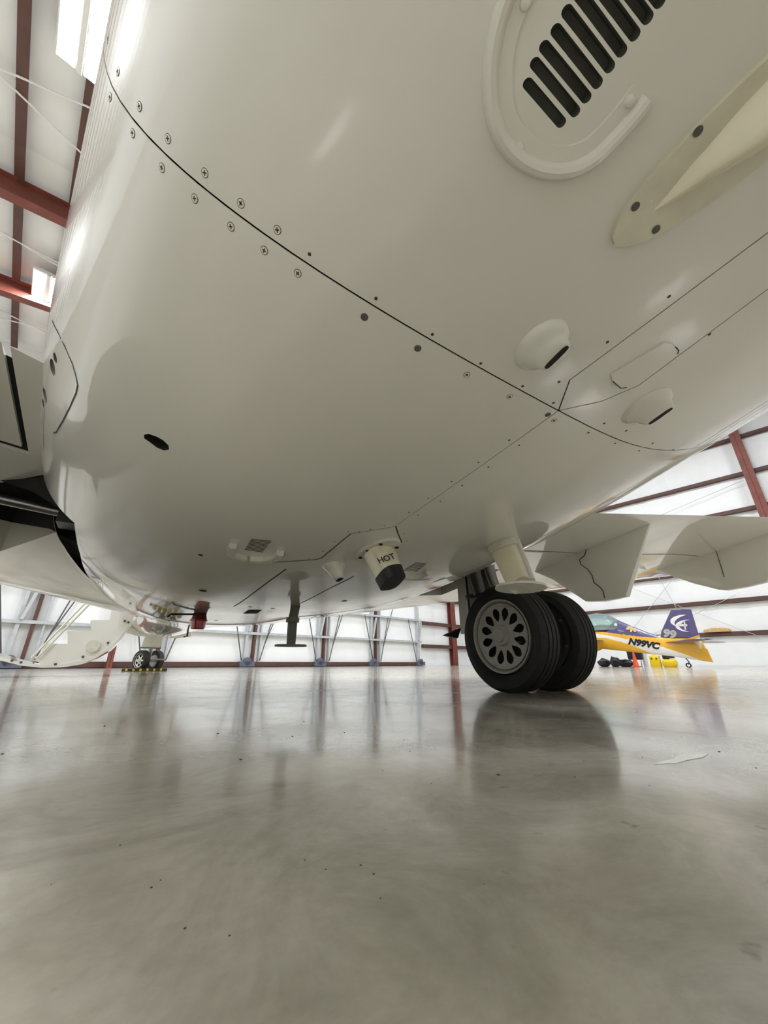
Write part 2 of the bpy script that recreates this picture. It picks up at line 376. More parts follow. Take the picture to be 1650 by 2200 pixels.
def body_raw(y, phi):                                  # point of the jet's skin at station y, section angle phi (0 = keel, + = right)
    y = np.asarray(y, float); phi = np.asarray(phi, float)
    n = SP['n'](y); w = SP['w'](y); hh = SP['h'](y); zb = SP['zb'](y); ht = SP['ht'](y)
    sn, cs = np.sin(phi), np.cos(phi)
    nt = np.where(cs > 0, n, n + (2.0 - n) * np.clip(-cs * 2, 0, 1))
    rho = (np.abs(sn) ** nt + np.abs(cs) ** nt) ** (-1 / nt)
    dx = w * rho * sn
    z = zb + hh - np.where(cs > 0, hh, ht) * rho * cs
    return np.stack([XC + dx, y, z], -1)
def hit_raw(px, py):                                   # where the sight line meets the skin -> (y, phi)
    d = ray(px, py); d = d / np.linalg.norm(d); t = np.linspace(.05, 9, 6000); P = d * t[:, None] + E0
    y = P[:, 1]; n = SP['n'](y); w = SP['w'](y); hh = SP['h'](y); zb = SP['zb'](y)
    u = np.clip((zb + hh - P[:, 2]) / hh, 0, None)
    G = (np.abs(P[:, 0] - XC) / w) ** n + u ** n - 1
    i = np.argmax(G < 0) if (G < 0).any() else int(np.argmin(G))
    p = P[i]; n, w, hh, u = n[i], w[i], hh[i], u[i]
    a = np.abs((p[0] - XC) / w); c = u
    return p[1], math.copysign(math.atan2(a, c), p[0] - XC)
QS = 0.92                                              # metres per radian, to make the unrolled skin roughly true to scale
seam_px = [(240, 175), (262, 228), (330, 308), (400, 375), (470, 434), (590, 514), (700, 588), (800, 650), (900, 714), (1000, 772), (1100, 832), (1190, 884), (1330, 938), (1420, 968)]
sm = np.array([hit_raw(*p) for p in seam_px])
YS = float(np.interp(0.0, sm[:, 1], sm[:, 0]))
_pf = np.polyfit(sm[:, 1], sm[:, 0] - YS, 4)
def warp(y0, phi):
    ph = np.clip(phi, sm[0, 1] - .05, sm[-1, 1] + .05)
    return (np.polyval(_pf, ph) + np.polyval(np.polyder(_pf), ph) * np.clip(phi - ph, -.3, .3)) * np.exp(-((np.asarray(y0) - YS) / .9) ** 2)
def body(t, q, off=0.0):
    t = np.asarray(t, float); phi = np.asarray(q, float) / QS
    P = body_raw(t + warp(t, phi), phi)
    if off == 0.0: return P
    return P + body_n(t, q) * off
def body_n(t, q):
    e = 2e-3; t = np.asarray(t, float); q = np.asarray(q, float)
    a = body(t + e, q) - body(t - e, q); b = body(t, q + e) - body(t, q - e)
    nn = np.cross(a, b); return nn / np.maximum(np.linalg.norm(nn, axis=-1, keepdims=True), 1e-12)
if body_n(1.0, 0.0)[2] > 0:
    _bn = body_n
    def body_n(t, q): return -_bn(t, q)
def hit(px, py):
    y, phi = hit_raw(px, py); t = y
    for _ in range(12): t = y - float(warp(t, phi))
    return (t, phi * QS)
def frame(t, q):                                       # position, outward normal, forward tangent, right tangent
    p = body(t, q); n = body_n(t, q); f = body(t + .01, q) - p; f = f - n * f.dot(n); f /= np.linalg.norm(f)
    r = np.cross(f, n); return Vector(p), Vector(n), Vector(f), Vector(r if r[0] > 0 else -r)

def inside(poly, P):
    poly = np.asarray(poly); x, y = P[:, 0], P[:, 1]; r = np.zeros(len(P), bool); j = len(poly) - 1
    for i in range(len(poly)):
        xi, yi = poly[i]; xj, yj = poly[j]
        c = ((yi > y) != (yj > y)) & (x < (xj - xi) * (y - yi) / (yj - yi + 1e-15) + xi); r ^= c; j = i
    return r
def dens(poly, res, close=True):
    out = []
    for i in range(len(poly) if close else len(poly) - 1):
        a = np.array(poly[i], float); b = np.array(poly[(i + 1) % len(poly)], float); k = max(1, int(np.linalg.norm(b - a) / res))
        for u in range(k): out.append(tuple(a + (b - a) * u / k))
    if not close: out.append(tuple(poly[-1]))
    return out
def skin_panel(name, outer, holes, m, parent, res=.045, thick=.002):
    O = dens(outer, res); Hs = [dens(hp, .02) for hp in holes]
    lo = np.min(O, 0); hi = np.max(O, 0)
    gx, gy = np.meshgrid(np.arange(lo[0] + res / 2, hi[0], res), np.arange(lo[1] + res / 2, hi[1], res)); Gp = np.stack([gx.ravel(), gy.ravel()], -1)
    k = inside(O, Gp)
    for hp in Hs: k &= ~inside(hp, Gp)
    Gp = Gp[k]; bd = np.array(O + [p for hp in Hs for p in hp])
    ok = np.ones(len(Gp), bool)
    for c in range(0, len(Gp), 2000):
        dd = ((Gp[c:c+2000, None, :] - bd[None]) ** 2).sum(-1).min(1); ok[c:c+2000] = dd > (res * .35) ** 2
    Gp = Gp[ok]
    pts = [Vector(p) for p in bd] + [Vector(p) for p in Gp]; ed = []; b0 = 0
    for L in [O] + Hs:
        ed += [(b0 + i, b0 + (i + 1) % len(L)) for i in range(len(L))]; b0 += len(L)
    vs, es, fs, *_ = geometry.delaunay_2d_cdt(pts, ed, [], 0, 1e-6)
    V = np.array([tuple(v) for v in vs]); F = np.array([list(f) for f in fs]); C = V[F].mean(1)
    keep = inside(O, C)
    for hp in Hs: keep &= ~inside(hp, C)
    F = F[keep]
    P = body(V[:, 0], V[:, 1]); N = body_n(V[:, 0], V[:, 1])
    fn = np.cross(P[F[:, 1]] - P[F[:, 0]], P[F[:, 2]] - P[F[:, 0]]); flip = (fn * N[F[:, 0]]).sum(1) < 0
    F[flip] = F[flip][:, ::-1]
    cnt = {}
    for f in F:
        for a, b in ((f[0], f[1]), (f[1], f[2]), (f[2], f[0])): cnt[(int(a), int(b))] = 1
    rim = [(a, b) for (a, b) in cnt if (b, a) not in cnt]
    rv = {}; extra = []; exn = []
    nV = len(P); faces = [tuple(map(int, f)) for f in F]
    for a, b in rim:
        for i in (a, b):
            if i not in rv: rv[i] = (nV + len(extra), nV + len(extra) + 1); extra += [P[i], P[i] - N[i] * thick]
        faces.append((rv[b][0], rv[a][0], rv[a][1], rv[b][1]))
    PV = np.vstack([P, np.array(extra)]) if extra else P
    me = bpy.data.meshes.new(name); me.from_pydata((PV - ORG[parent.name]).tolist(), [], faces); me.materials.append(m)
    me.polygons.foreach_set('use_smooth', [True] * len(faces))
    me.update()
    cn = np.array([tuple(n.vector) for n in me.corner_normals]); li = np.array([l.vertex_index for l in me.loops]); sel = li < nV; cn[sel] = N[li[sel]]
    me.normals_split_custom_set(cn.tolist())
    o = bpy.data.objects.new(name, me); COL.objects.link(o); o.parent = parent; ORG[o.name] = ORG[parent.name]; return o
def shell_grid(name, t0, t1, q0, q1, nt_, nq, m, parent, off=0.0, skip=None):
    tt, qq = np.meshgrid(np.linspace(t0, t1, nt_), np.linspace(q0, q1, nq), indexing='ij'); P = body(tt, qq, off).reshape(-1, 3); fs = []
    for i in range(nt_ - 1):
        for j in range(nq - 1):
            if skip and skip((tt[i, j] + tt[i+1, j]) / 2, (qq[i, j] + qq[i, j+1]) / 2): continue
            k = i * nq + j; fs.append((k, k + 1, k + nq + 1, k + nq))
    mb = MB(); mb.add(P, fs); return mb.build(name, m, parent, ang=80)
def offset_poly(poly, g):                              # shrink a counter-clockwise or clockwise polygon by g
    p = np.array(poly, float); n = len(p); A = sum(p[i][0] * p[(i+1) % n][1] - p[(i+1) % n][0] * p[i][1] for i in range(n)); sgn = 1 if A > 0 else -1; out = []
    for i in range(n):
        a, b, c = p[i-1], p[i], p[(i+1) % n]; d1 = (b - a) / np.linalg.norm(b - a); d2 = (c - b) / np.linalg.norm(c - b)
        n1 = np.array([-d1[1], d1[0]]) * sgn; n2 = np.array([-d2[1], d2[0]]) * sgn; k = 1 + n1.dot(n2); out.append(tuple(b + (n1 + n2) * g / max(k, .2)))
    return out
def seam(pts, w, parent, name='panel_seam', m=None, px=True, off=.0005):
    L = dens([hit(*p) for p in pts] if px else pts, .03, False); C = body(*np.array(L).T); N = body_n(*np.array(L).T); vs = []
    for i in range(len(L)):
        d = C[min(i+1, len(L)-1)] - C[max(i-1, 0)]; sd = np.cross(d, N[i]); sd /= np.linalg.norm(sd) + 1e-12
        vs += [C[i] + N[i] * off - sd * w / 2, C[i] + N[i] * off + sd * w / 2]
    mb = MB(); mb.add(vs, [(2*i, 2*i+1, 2*i+3, 2*i+2) for i in range(len(L) - 1)]); return mb.build(name, m or SEAM, parent)

# --- skin layout, in unrolled coordinates (t forward, q to the right)
QE = 1.95
apex = hit(1200, 882); apex = (YS, apex[1])
k1 = hit(1224, 816); a_far = hit(1640, 507)
k2 = hit(1292, 862); k2b = hit(1372, 828); l_far = hit(1645, 624)
def extend(p, q, t): s = (t - p[0]) / (q[0] - p[0]); return (t, p[1] + (q[1] - p[1]) * s)
TA, TF = -2.4, 4.3
aA = (TA, a_far[1]); lA = (TA, l_far[1] + .02)
GAP = .0013
keel_end = hit(850, 1130)
def ring2(cx, cy, a, b, ang, n=20): return [(cx + a * math.cos(t) * math.cos(ang) - b * math.sin(t) * math.sin(ang), cy + a * math.cos(t) * math.sin(ang) + b * math.sin(t) * math.cos(ang)) for t in (2 * PI * i / n for i in range(n))]
def capsule(a, b, w, n=6):                             # rounded slot between two unrolled points
    a, b = np.array(a), np.array(b); d = (b - a) / np.linalg.norm(b - a); nrm = np.array([-d[1], d[0]]); out = []
    r = w / 2
    for c, s0 in ((b, -PI / 2), (a, PI / 2)):
        cc = c - d * r if s0 < 0 else c + d * r
        for i in range(n + 1):
            t = s0 + PI * i / n; out.append(tuple(cc + d * r * math.cos(t) + nrm * r * math.sin(t)))
    return out
# louvre slots of the big cooling-air outlet, upper right
slot_px = [((1128, 172), (1212, 270)), ((1143, 128), (1242, 247)), ((1163, 92), (1266, 217)), ((1188, 56), (1290, 186)), ((1212, 16), (1316, 152)),
           ((1238, -22), (1342, 118)), ((1262, -60), (1370, 83)), ((1288, -95), (1398, 47)), ((1312, -130), (1424, 12)), ((1338, -165), (1450, -22))]
slots = []
for a, b in slot_px: slots.append(capsule(hit(*a), hit(*b), .0094))
# small louvred outlets further forward
def grille(corners, k, w):
    a, b, c, d = [np.array(hit(*p)) for p in corners]; out = []   # a-b first slot, d-c last slot
    for i in range(k):
        u = i / (k - 1); out.append(capsule(a + (d - a) * u, b + (c - b) * u, w, 2))
    return out
gr1 = grille([(538, 1158), (585, 1163), (566, 1186), (524, 1180)], 10, .0072)
gr2 = grille([(890, 1209), (918, 1211), (898, 1228), (864, 1225)], 9, .0072)
hole_px = [(310, 934), (320, 932), (338, 938), (352, 946), (363, 957), (364, 966), (352, 968), (338, 962), (322, 950), (310, 942)]
drain = [hit(*p) for p in hole_px]
ovals = [[hit(cx + a * math.cos(t) * math.cos(g) - b * math.sin(t) * math.sin(g), cy + a * math.cos(t) * math.sin(g) + b * math.sin(t) * math.cos(g)) for t in (2 * PI * i / 16 for i in range(16))]
         for cx, cy, a, b, g in ((113, 789, 19, 5, 1.40), (118.5, 769, 12, 3.4, 1.36), (96.5, 850, 17, 3.6, 1.37), (92.5, 866, 9.5, 2.0, 1.42))]
# wheel wells
wq = -.82; WT0, WT1 = 1.74, 2.76
def _ang(t, q): n = float(SP['n'](t)); ph = q / QS; return (t, -math.atan2(abs(math.sin(ph)) ** (2 / n), abs(math.cos(ph)) ** (2 / n)) * QS)
_wl = [_ang(*p) for p in [(1.74, -.84), (2.1, -.815), (2.76, -.83), (2.47, -.92), (2.30, -1.0)]]; wq = _wl[1][1]
well_l = [(1.74, -QE + .25)] + _wl + [(2.30, -QE + .25)]
well_r = [(t, -q) for t, q in well_l]
def WYA(dx): return min(2.10, max(1.74, 1.74 + (dx - .94)))
def WYF_(dx): return min(2.85, max(2.30, 2.30 + .55 * (dx - 1.0) / .35))
PAN = {}
PAN['aft_left'] = skin_panel('belly_skin_panel', offset_poly([(YS, -QE), (YS, apex[1]), k1, a_far, aA, (TA, -QE)], GAP), [s for s in slots], PAINT, JET)
PAN['door'] = skin_panel('access_door_panel', offset_poly([(YS, apex[1]), k2, k2b, l_far, lA, aA, a_far, k1], GAP), [], PAINT, JET)
PAN['aft_right'] = skin_panel('belly_skin_panel', offset_poly([(YS, apex[1]), (YS, QE), (TA, QE), lA, l_far, k2b, k2], GAP), [], PAINT, JET)
keel_slit = [(YS, apex[1] + GAP), (keel_end[0], keel_end[1]), (YS, apex[1] - GAP)]
fo = [(YS + GAP, -QE), (YS + GAP, apex[1] - GAP), (keel_end[0], keel_end[1] - GAP * .8), (keel_end[0], keel_end[1] + GAP * .8), (YS + GAP, apex[1] + GAP), (YS + GAP, QE), (TF, QE), (TF, -QE)]
PAN['fwd'] = skin_panel('belly_skin_panel', fo, gr1 + gr2 + [drain] + ovals + [well_l, well_r], PAINT, JET, res=.05)
def well_skip(t, q): return WT0 - .02 < t < WT1 + .02 and (q < wq + .01 or q > -wq - .01)
shell_grid('inner_structure', TA, TF, -QE, QE, 120, 60, DARK, JET, off=-.035, skip=well_skip)
shell_grid('fuselage_crown', TA, TF, QE - .002, 2 * PI * QS - QE + .002, 60, 40, PAINT, JET)
shell_grid('forward_fuselage', TF, 12.0, -PI * QS, PI * QS, 60, 72, PAINT, JET)
shell_grid('tail_cone', -6.5, TA, -PI * QS, PI * QS, 40, 72, PAINT, JET)

def pocket(name, poly, depth, m, parent, top=.0005, shrink=.9):
    P = np.array(poly); c = P.mean(0); Q = c + (P - c) * shrink; n = len(P)
    a = body(*P.T, -top); b = body(*Q.T, -depth); mb = MB(); mb.loft([list(a), list(b)], False); mb.add(list(b), [tuple(range(n))]); return mb.build(name, m, parent)
for s in slots: pocket('louvre_slot', s, .016, GREYHOLE, PAN['aft_left'])
for s in gr1 + gr2: pocket('vent_slot', s, .012, DARK, PAN['fwd'])
pocket('drain_hole', drain, .02, DARK, PAN['fwd'])
for s in ovals: pocket('oval_recess', s, .005, GREYHOLE, PAN['fwd'])

# --- seams drawn as sealant lines where the skin is one piece
F_ = PAN['fwd']
seam([(850, 1130), (856, 1148), (863, 1164)], .004, F_); seam([(863, 1164), (847, 1175)], .004, F_)
seam([(850, 1130), (800, 1139), (754, 1146)], .0016, F_)
seam([(754, 1146), (720, 1174), (690, 1199)], .004, F_); seam([(690, 1199), (678, 1202), (620, 1206), (548, 1209)], .005, F_)
seam([(615, 1222), (560, 1262), (502, 1303)], .006, F_); seam([(760, 1238), (700, 1268), (641, 1298)], .006, F_)
seam([(856, 1245), (890, 1247), (930, 1243)], .006, F_)
seam([(112, 688), (124, 712), (140, 745), (155, 780), (164, 810), (167, 828), (164, 845), (150, 877), (135, 905), (121, 929), (115, 930)], .004, F_)

# --- screws
def screw_mesh():
    mb = MB(); n = 18; r = .0062
    ringp = lambda rr, z: [(rr * math.cos(2*PI*i/n), rr * math.sin(2*PI*i/n), z) for i in range(n)]
    mb.loft([ringp(r * 1.16, .0001), ringp(r, .00015)], False, 1); mb.loft([ringp(r, .00035), ringp(r * .25, .0006)], True, 0)
    for ang in (0, PI / 2):
        c, s_ = math.cos(ang + .5), math.sin(ang + .5); a, b = r * .62, r * .17
        mb.add([(c*a - s_*b*u, s_*a + c*b*u, .0008) for u in (-1, 1)] + [(-c*a - s_*b*u, -s_*a + c*b*u, .0008) for u in (1, -1)], [(0, 1, 2, 3)], 1)
    return mb
def plug_mesh(r, m=0):
    mb = MB(); n = 14; mb.add([(r * math.cos(2*PI*i/n), r * math.sin(2*PI*i/n), .0005) for i in range(n)], [tuple(range(n))]); return mb
_scr = {}
def stick(name, mbf, mats, pxp, parent, spin=0.0, sc=1.0, flat=1.0):
    if name not in _scr:
        o = mbf.build(name, mats, None, origin=np.zeros(3)); COL.objects.unlink(o); _scr[name] = o.data
    t, q = hit(*pxp); p, n, f, r = frame(t, q); o = bpy.data.objects.new(name, _scr[name]); COL.objects.link(o); o.parent = parent
    M3 = Matrix((r * sc, f * sc * flat, n * sc)).transposed()
    if M3.determinant() < 0: M3 = Matrix((-r * sc, f * sc * flat, n * sc)).transposed()
    M4 = M3.to_4x4() @ Matrix.Rotation(spin, 4, 'Z'); M4.translation = p - Vector(ORG[parent.name]); o.matrix_local = M4; return o
AL, FW, DR, AR = PAN['aft_left'], PAN['fwd'], PAN['door'], PAN['aft_right']
for p in [(232, 84), (253, 153), (300, 229), (361, 298), (441, 372), (518, 437), (596, 494)]: stick('screw', screw_mesh(), [PAINT, SEAM], p, AL, random.random() * 3, .82)
for p in [(237, 209), (285, 286), (349, 361), (420, 427), (496, 487), (568, 538), (640, 587)]: stick('screw', screw_mesh(), [PAINT, SEAM], p, FW, random.random() * 3, .82)
for p in [(665, 546), (808, 641), (929, 718), (1033, 780), (1123, 829), (1189, 865)]: stick('small_screw', plug_mesh(.0026), SEAM, p, AL)
for p in [(783, 681), (898, 748), (1177, 890)]: stick('dark_screw', plug_mesh(.0062), GREYHOLE, p, FW)
for p in [(1003, 805), (1095, 852), (1190, 903)]: stick('screw', screw_mesh(), [PAINT, SEAM], p, FW, 1.0, .85)
for p in [(1437, 636), (1305, 734), (1201, 820)]: stick('small_screw', plug_mesh(.0026), SEAM, p, AL)
for p in [(1524, 718), (1298, 909), (1345, 925), (1402, 952), (1446, 966)]: stick('small_screw', plug_mesh(.0026), SEAM, p, AR)
for p in [(1264, 929), (1321, 952), (1373, 968), (1094, 945), (1115, 956), (1028, 993), (1049, 1003), (970, 1034), (993, 1043), (920, 1070), (946, 1076), (879, 1100), (898, 1106), (748, 1142), (796, 1137), (826, 1129), (772, 1143),
          (867, 1147), (874, 1162), (844, 1183), (718, 1163), (664, 1200), (694, 1184)]: stick('small_screw', plug_mesh(.0034), SEAM, p, FW)
for p, r_ in [((436, 1269), 1.6), ((431, 1192), .8), ((740, 1291), 1.4), ((538, 1304), 1.2), ((586, 1307), 1.2), ((464, 1333), 1.6), ((508, 1340), 1.4)]: stick('drain_port', plug_mesh(.011), DARK, p, FW, 0, r_)
# dark square inlet near the bottom
def patch(name, pxs, m, parent, off=.001, th=0.0):
    P = dens([hit(*p) for p in pxs], .03); A = body(*np.array(P).T, off)
    mb = MB(); n = len(P)
    mb.add(list(A), [tuple(range(n))])
    if th: mb.loft([list(body(*np.array(P).T, 0.0)), list(A)], False)
    return mb.build(name, m, parent)
patch('dark_inlet', [(534, 1310), (563, 1310), (552, 1318), (522, 1318)], DARK, FW)
# doubler plate beside the access door
patch('doubler_plate', [(1312, 803), (1426, 734), (1440, 735), (1456, 747), (1453, 757), (1345, 829), (1332, 831), (1314, 815)], PAINT, DR, .0035, 1)
seam([(1345, 829), (1332, 831), (1314, 815)], .0018, DR, off=.0042); seam([(1448, 741), (1456, 750), (1453, 757)], .002, DR, off=.0042)
stick('drain_port', plug_mesh(.011), DARK, (1356, 817), DR, .6, .55); 
for p in [(1413, 752), (1336, 806), (1432, 765)]: stick('small_screw', plug_mesh(.0026), SEAM, p, DR)

# --- raised gutter around the louvred outlet: flange with a rounded lip
gut_px = [(1130, -60), (1098, 0), (1078, 60), (1066, 120), (1062, 180), (1067, 240), (1084, 288), (1112, 325), (1150, 349), (1190, 358), (1230, 354), (1270, 334), (1310, 297), (1350, 252), (1384, 208)]
def smooth_line(L, k=4):
    L = np.array(L); s = np.arange(len(L)); u = np.linspace(0, len(L) - 1, (len(L) - 1) * k + 1)
    return np.stack([natural_spline(s.astype(float), L[:, i])(u) for i in range(2)], -1)
def sweep(name, L, prof, m, parent, end_trim=None):   # prof: list of (side offset in the skin plane, height)
    mb = MB(); rings = []
    for i in range(len(L)):
        a, b = L[max(i-1, 0)], L[min(i+1, len(L)-1)]; d = body(*b) - body(*a); n = body_n(*L[i]); sd = np.cross(n, d); sd /= np.linalg.norm(sd)
        c = body(*L[i]); rings.append([c + sd * u + n * h for u, h in prof])
    mb.loft(rings, True); return mb.build(name, m, parent)
GL = smooth_line([hit(*p) for p in gut_px])
LIP = [(-.013, -.001), (-.0125, .004), (-.009, .0115), (-.004, .0135), (.001, .012), (.004, .007), (.0045, .0035), (.0185, .0030), (.0192, -.001)]
def side_of(L):                                       # make sure the flange lies on the louvre side
    m_ = len(L) // 2; n = body_n(*L[m_]); d = body(*L[m_+1]) - body(*L[m_-1]); sd = np.cross(n, d); return np.sign(sd.dot(body(*np.array(slots[2]).mean(0)) - body(*L[m_])))
sg = side_of(GL)
GUT = sweep('gutter_strip', GL, [(u * sg, h) for u, h in LIP], PAINT, AL)
def dome(r, h):
    mb = MB(); mb.lathe([(r, 0), (r, h * .4), (r * .8, h * .85), (r * .35, h), (.0001, h)], (0, 0, 0), (0, 0, 1), 18); return mb
for p in [(1115, 316), (1350, 217), (1128, 10)]:
    stick('rivet', dome(.0056, .008), PAINT, p, GUT)
# forward louvre rims (curved drip strips)
for pts, seg in (([(502, 1168), (497, 1178), (503, 1187), (520, 1194), (528, 1197)], 0), ([(538, 1198), (560, 1199), (582, 1197), (597, 1191), (603, 1183)], 0)):
    L = smooth_line([hit(*p) for p in pts]); sweep('drip_strip', L, [(-.012, -.002), (-.012, .016), (0, .02), (.012, .016), (.012, -.002)], PLATE, FW)
L = smooth_line([hit(*p) for p in [(856, 1228), (862, 1235), (885, 1238), (908, 1234), (921, 1226)]]); sweep('drip_strip', L, [(-.012, -.002), (-.012, .016), (0, .02), (.012, .016), (.012, -.002)], PAINT, FW)

# --- blade antenna at the upper right: flange plate and swept blade
b0 = np.array(hit(1395, 452)); b1 = np.array(hit(1690, 98)); b2 = np.array(hit(1650, 235))
d = b2 - b0; d /= np.linalg.norm(d); nrm = np.array([-d[1], d[0]]); s_ = np.sign(nrm[1]); nrm = nrm * s_
fl = []
Lf = .62; Wf = .105
for i in range(40):
    u = 2 * PI * i / 40; fl.append(tuple(b0 + d * (Lf / 2 - .045 + Lf / 2 * np.sign(math.cos(u)) * abs(math.cos(u)) ** .8) + nrm * (Wf * (.5 + .0) * math.sin(u) * (1.0 + .25 * -math.cos(u)) )))
A_ = body(*np.array(fl).T, -.001); B_ = body(*np.array(fl).T, .008); mb = MB(); mb.loft([list(A_), list(B_)], False); mb.add(list(B_), [tuple(range(40))])
ANT = mb.build('antenna_flange', FLANGE, JET)
mb = MB(); rings = []
prof = [(0, .0), (.03, .002), (.14, .055), (.30, .125), (.44, .185), (.54, .205), (.56, .0)]
secs = []
for k in range(12):
    u = k / 11; s0 = .0 + .54 * u; hgt = .003 + .245 * u ** 1.05; th = .001 + .048 * min(1, u * 1.8) ** .8
    c = b0 + d * s0; t0_, q0_ = c; n = body_n(t0_, q0_); p = body(t0_, q0_, .004); sd = body(*(c + nrm * .01)) - body(*c); sd /= np.linalg.norm(sd)
    secs.append([p - sd * (th + .012 * min(1, u * 5)), p + n * min(.012, hgt*.4) - sd * th, p + n * hgt * .8 - sd * th * .55, p + n * hgt - sd * th * .2, p + n * hgt + sd * th * .2, p + n * hgt * .8 + sd * th * .55, p + n * min(.012, hgt*.4) + sd * th, p + sd * (th + .012 * min(1, u * 5))])
mb.loft(secs, True); mb.build('antenna_blade', CREAM, ANT, ang=60)
for p in [(1360, 438), (1404, 487), (1492, 278)]:
    o = stick('flange_screw', plug_mesh(.0050), GREYHOLE, p, ANT); o.location += Vector(body_n(*hit(*p))) * .0084

# --- two pod-shaped air outlets with slanted slots
def scoop(name, c_px, L_, W_, Hh, ang, slotw):
    t, q = hit(*c_px); p, n, f, r = frame(t, q); ca, sa = math.cos(ang), math.sin(ang); ax = f * ca + r * sa; ay = r * ca - f * sa
    mb = MB(); rings = []; N_ = 24
    for u, (sx, sy, zz, sh) in enumerate([(1.0, 1.0, -.002, 0), (.97, .95, .003, 0), (.88, .82, .010, .05), (.74, .62, .45 * Hh, .11), (.64, .48, .74 * Hh, .17), (.58, .36, .93 * Hh, .22), (.50, .24, Hh, .24)]):
        rings.append([p + ax * (L_ * (sx * math.cos(a) * .5 - sh * .25)) + ay * (W_ * (sy * math.sin(a) * .5 + sh)) + n * zz for a in (2*PI*i/N_ for i in range(N_))])
    mb.loft(rings, True); o = mb.build(name, PAINT, JET, ang=50)
    c = p + ax * (-.06 * L_) + ay * (.24 * W_) + n * (Hh + .0006); mb = MB(); pts = []
    for i in range(16):
        a = 2*PI*i/16; pts.append(c + ax * (L_ * .24 * math.copysign(abs(math.cos(a)) ** .5, math.cos(a))) + ay * (slotw * math.copysign(abs(math.sin(a)) ** .6, math.sin(a))))
    mb.add(pts, [tuple(range(16))]); mb.build('outlet_slot', DARK, o); return o
scoop('air_outlet_pod', (1163, 742), .100, .078, .028, .15, .0055)
scoop('air_outlet_pod', (1388, 873), .105, .075, .028, .15, .0055)
scoop('air_outlet_pod', (717, 1216), .11, .09, .055, .1, .010)

# --- drain mast marked HOT
def mast(name, base_px, bot_px, zbot, flange, prof_r, m, cap=None):
    t, q = hit(*base_px); p = Vector(body(t, q)); e = Vector(atZ(bot_px, zbot)); return p, e
p0, n0, f0, r0 = frame(*hit(812, 1181))
axis = Vector((.01, -.10, -.25)).normalized()
def ell(c, a, b, ax, ay, n=28, pw=1.0): return [c + ax * (a * math.copysign(abs(math.cos(t)) ** pw, math.cos(t))) + ay * (b * math.copysign(abs(math.sin(t)) ** pw, math.sin(t))) for t in (2*PI*i/n for i in range(n))]
mb = MB(); mb.loft([ell(p0 - n0 * .004, .115, .06, f0, r0), ell(p0 + n0 * .010, .113, .058, f0, r0)], True)
HOT = mb.build('drain_mast_flange', PLATE, JET)
for s1, s2 in ((.6, .62), (-.6, .62), (.6, -.62), (-.6, -.62), (0, .8), (0, -.8)):
    c = p0 + f0 * .115 * s1 + r0 * .06 * s2 * .9 + n0 * .0105; MB().cyl(c, c + n0 * .003, .007, n=10).build('flange_screw', DARK, HOT)
down = Vector((.035, -.075, -.17)); dn = down.normalized(); fx = (Vector((0, 1, 0)) - dn * dn.y).normalized(); rx = dn.cross(fx); rx = rx if rx.x > 0 else -rx
mb = MB(); mb.loft([ell(p0, .060, .046, fx, rx, pw=.7), ell(p0 + down * .54, .052, .040, fx, rx, pw=.7)], True); BODY_ = mb.build('drain_mast', CREAM, HOT, ang=50)
mb = MB(); c = p0 + down * .54; mb.loft([ell(c - dn * .002, .054, .042, fx, rx, pw=.7), ell(c + dn * .036, .050, .040, fx, rx, pw=.7)], True); mb.build('rubber_cap', BLACK, HOT, ang=50)
me = text_mesh('HOT', .030, bold=.0005)
face = (-fx * .97 - rx * .24).normalized(); tx = (rx * .97 - fx * .24).normalized()
place_text('hot_marking', me, BLACK, p0 + down * .40 + face * .0600 - tx * .014, tx + Vector((0, 0, .10)), -dn, HOT)

# --- second mast with a round splash plate, in front of the wheels
p1, n1, f1, r1 = frame(*hit(1078, 1168)); e1 = Vector(atZ((1118, 1262), p1.z - .185)); 
ax1 = (e1 - p1).normalized(); fx1 = (Vector((0, 1, 0)) - ax1 * ax1.y).normalized(); rx1 = ax1.cross(fx1); rx1 = rx1 if rx1.x > 0 else -rx1
mb = MB(); mb.loft([ell(p1 - n1 * .004, .066, .044, f1, r1), ell(p1 + ax1 * .018, .066, .044, f1, r1), ell(p1 + ax1 * .019, .062, .041, f1, r1), ell(p1 + ax1 * .032, .062, .041, f1, r1)], True); BASE1 = mb.build('mast_collar', PLATE, JET, ang=30)
mb = MB(); mb.loft([ell(p1, .050, .030, fx1, rx1, pw=.7), ell(e1 - ax1 * .014, .040, .026, fx1, rx1, pw=.7)], True); mb.build('mast_tube', CREAM, BASE1, ang=50)
mb = MB(); mb.loft([ell(p1 + rx1 * .030, .056, .016, fx1, rx1, pw=.6), ell(e1 + rx1 * .028 - ax1 * .018, .046, .014, fx1, rx1, pw=.6)], True); mb.build('mast_fairing', PLATE, BASE1, ang=50)
mb = MB(); ex = Vector((1, 0, -.06)); ey = Vector((0, 1, 0)); pz = Vector((0, 0, 1)); mb.loft([ell(e1 + pz * .004, .082, .078, ey, ex), ell(e1 - pz * .004, .084, .080, ey, ex)], True); mb.build('splash_plate', PLATE, BASE1, ang=30)

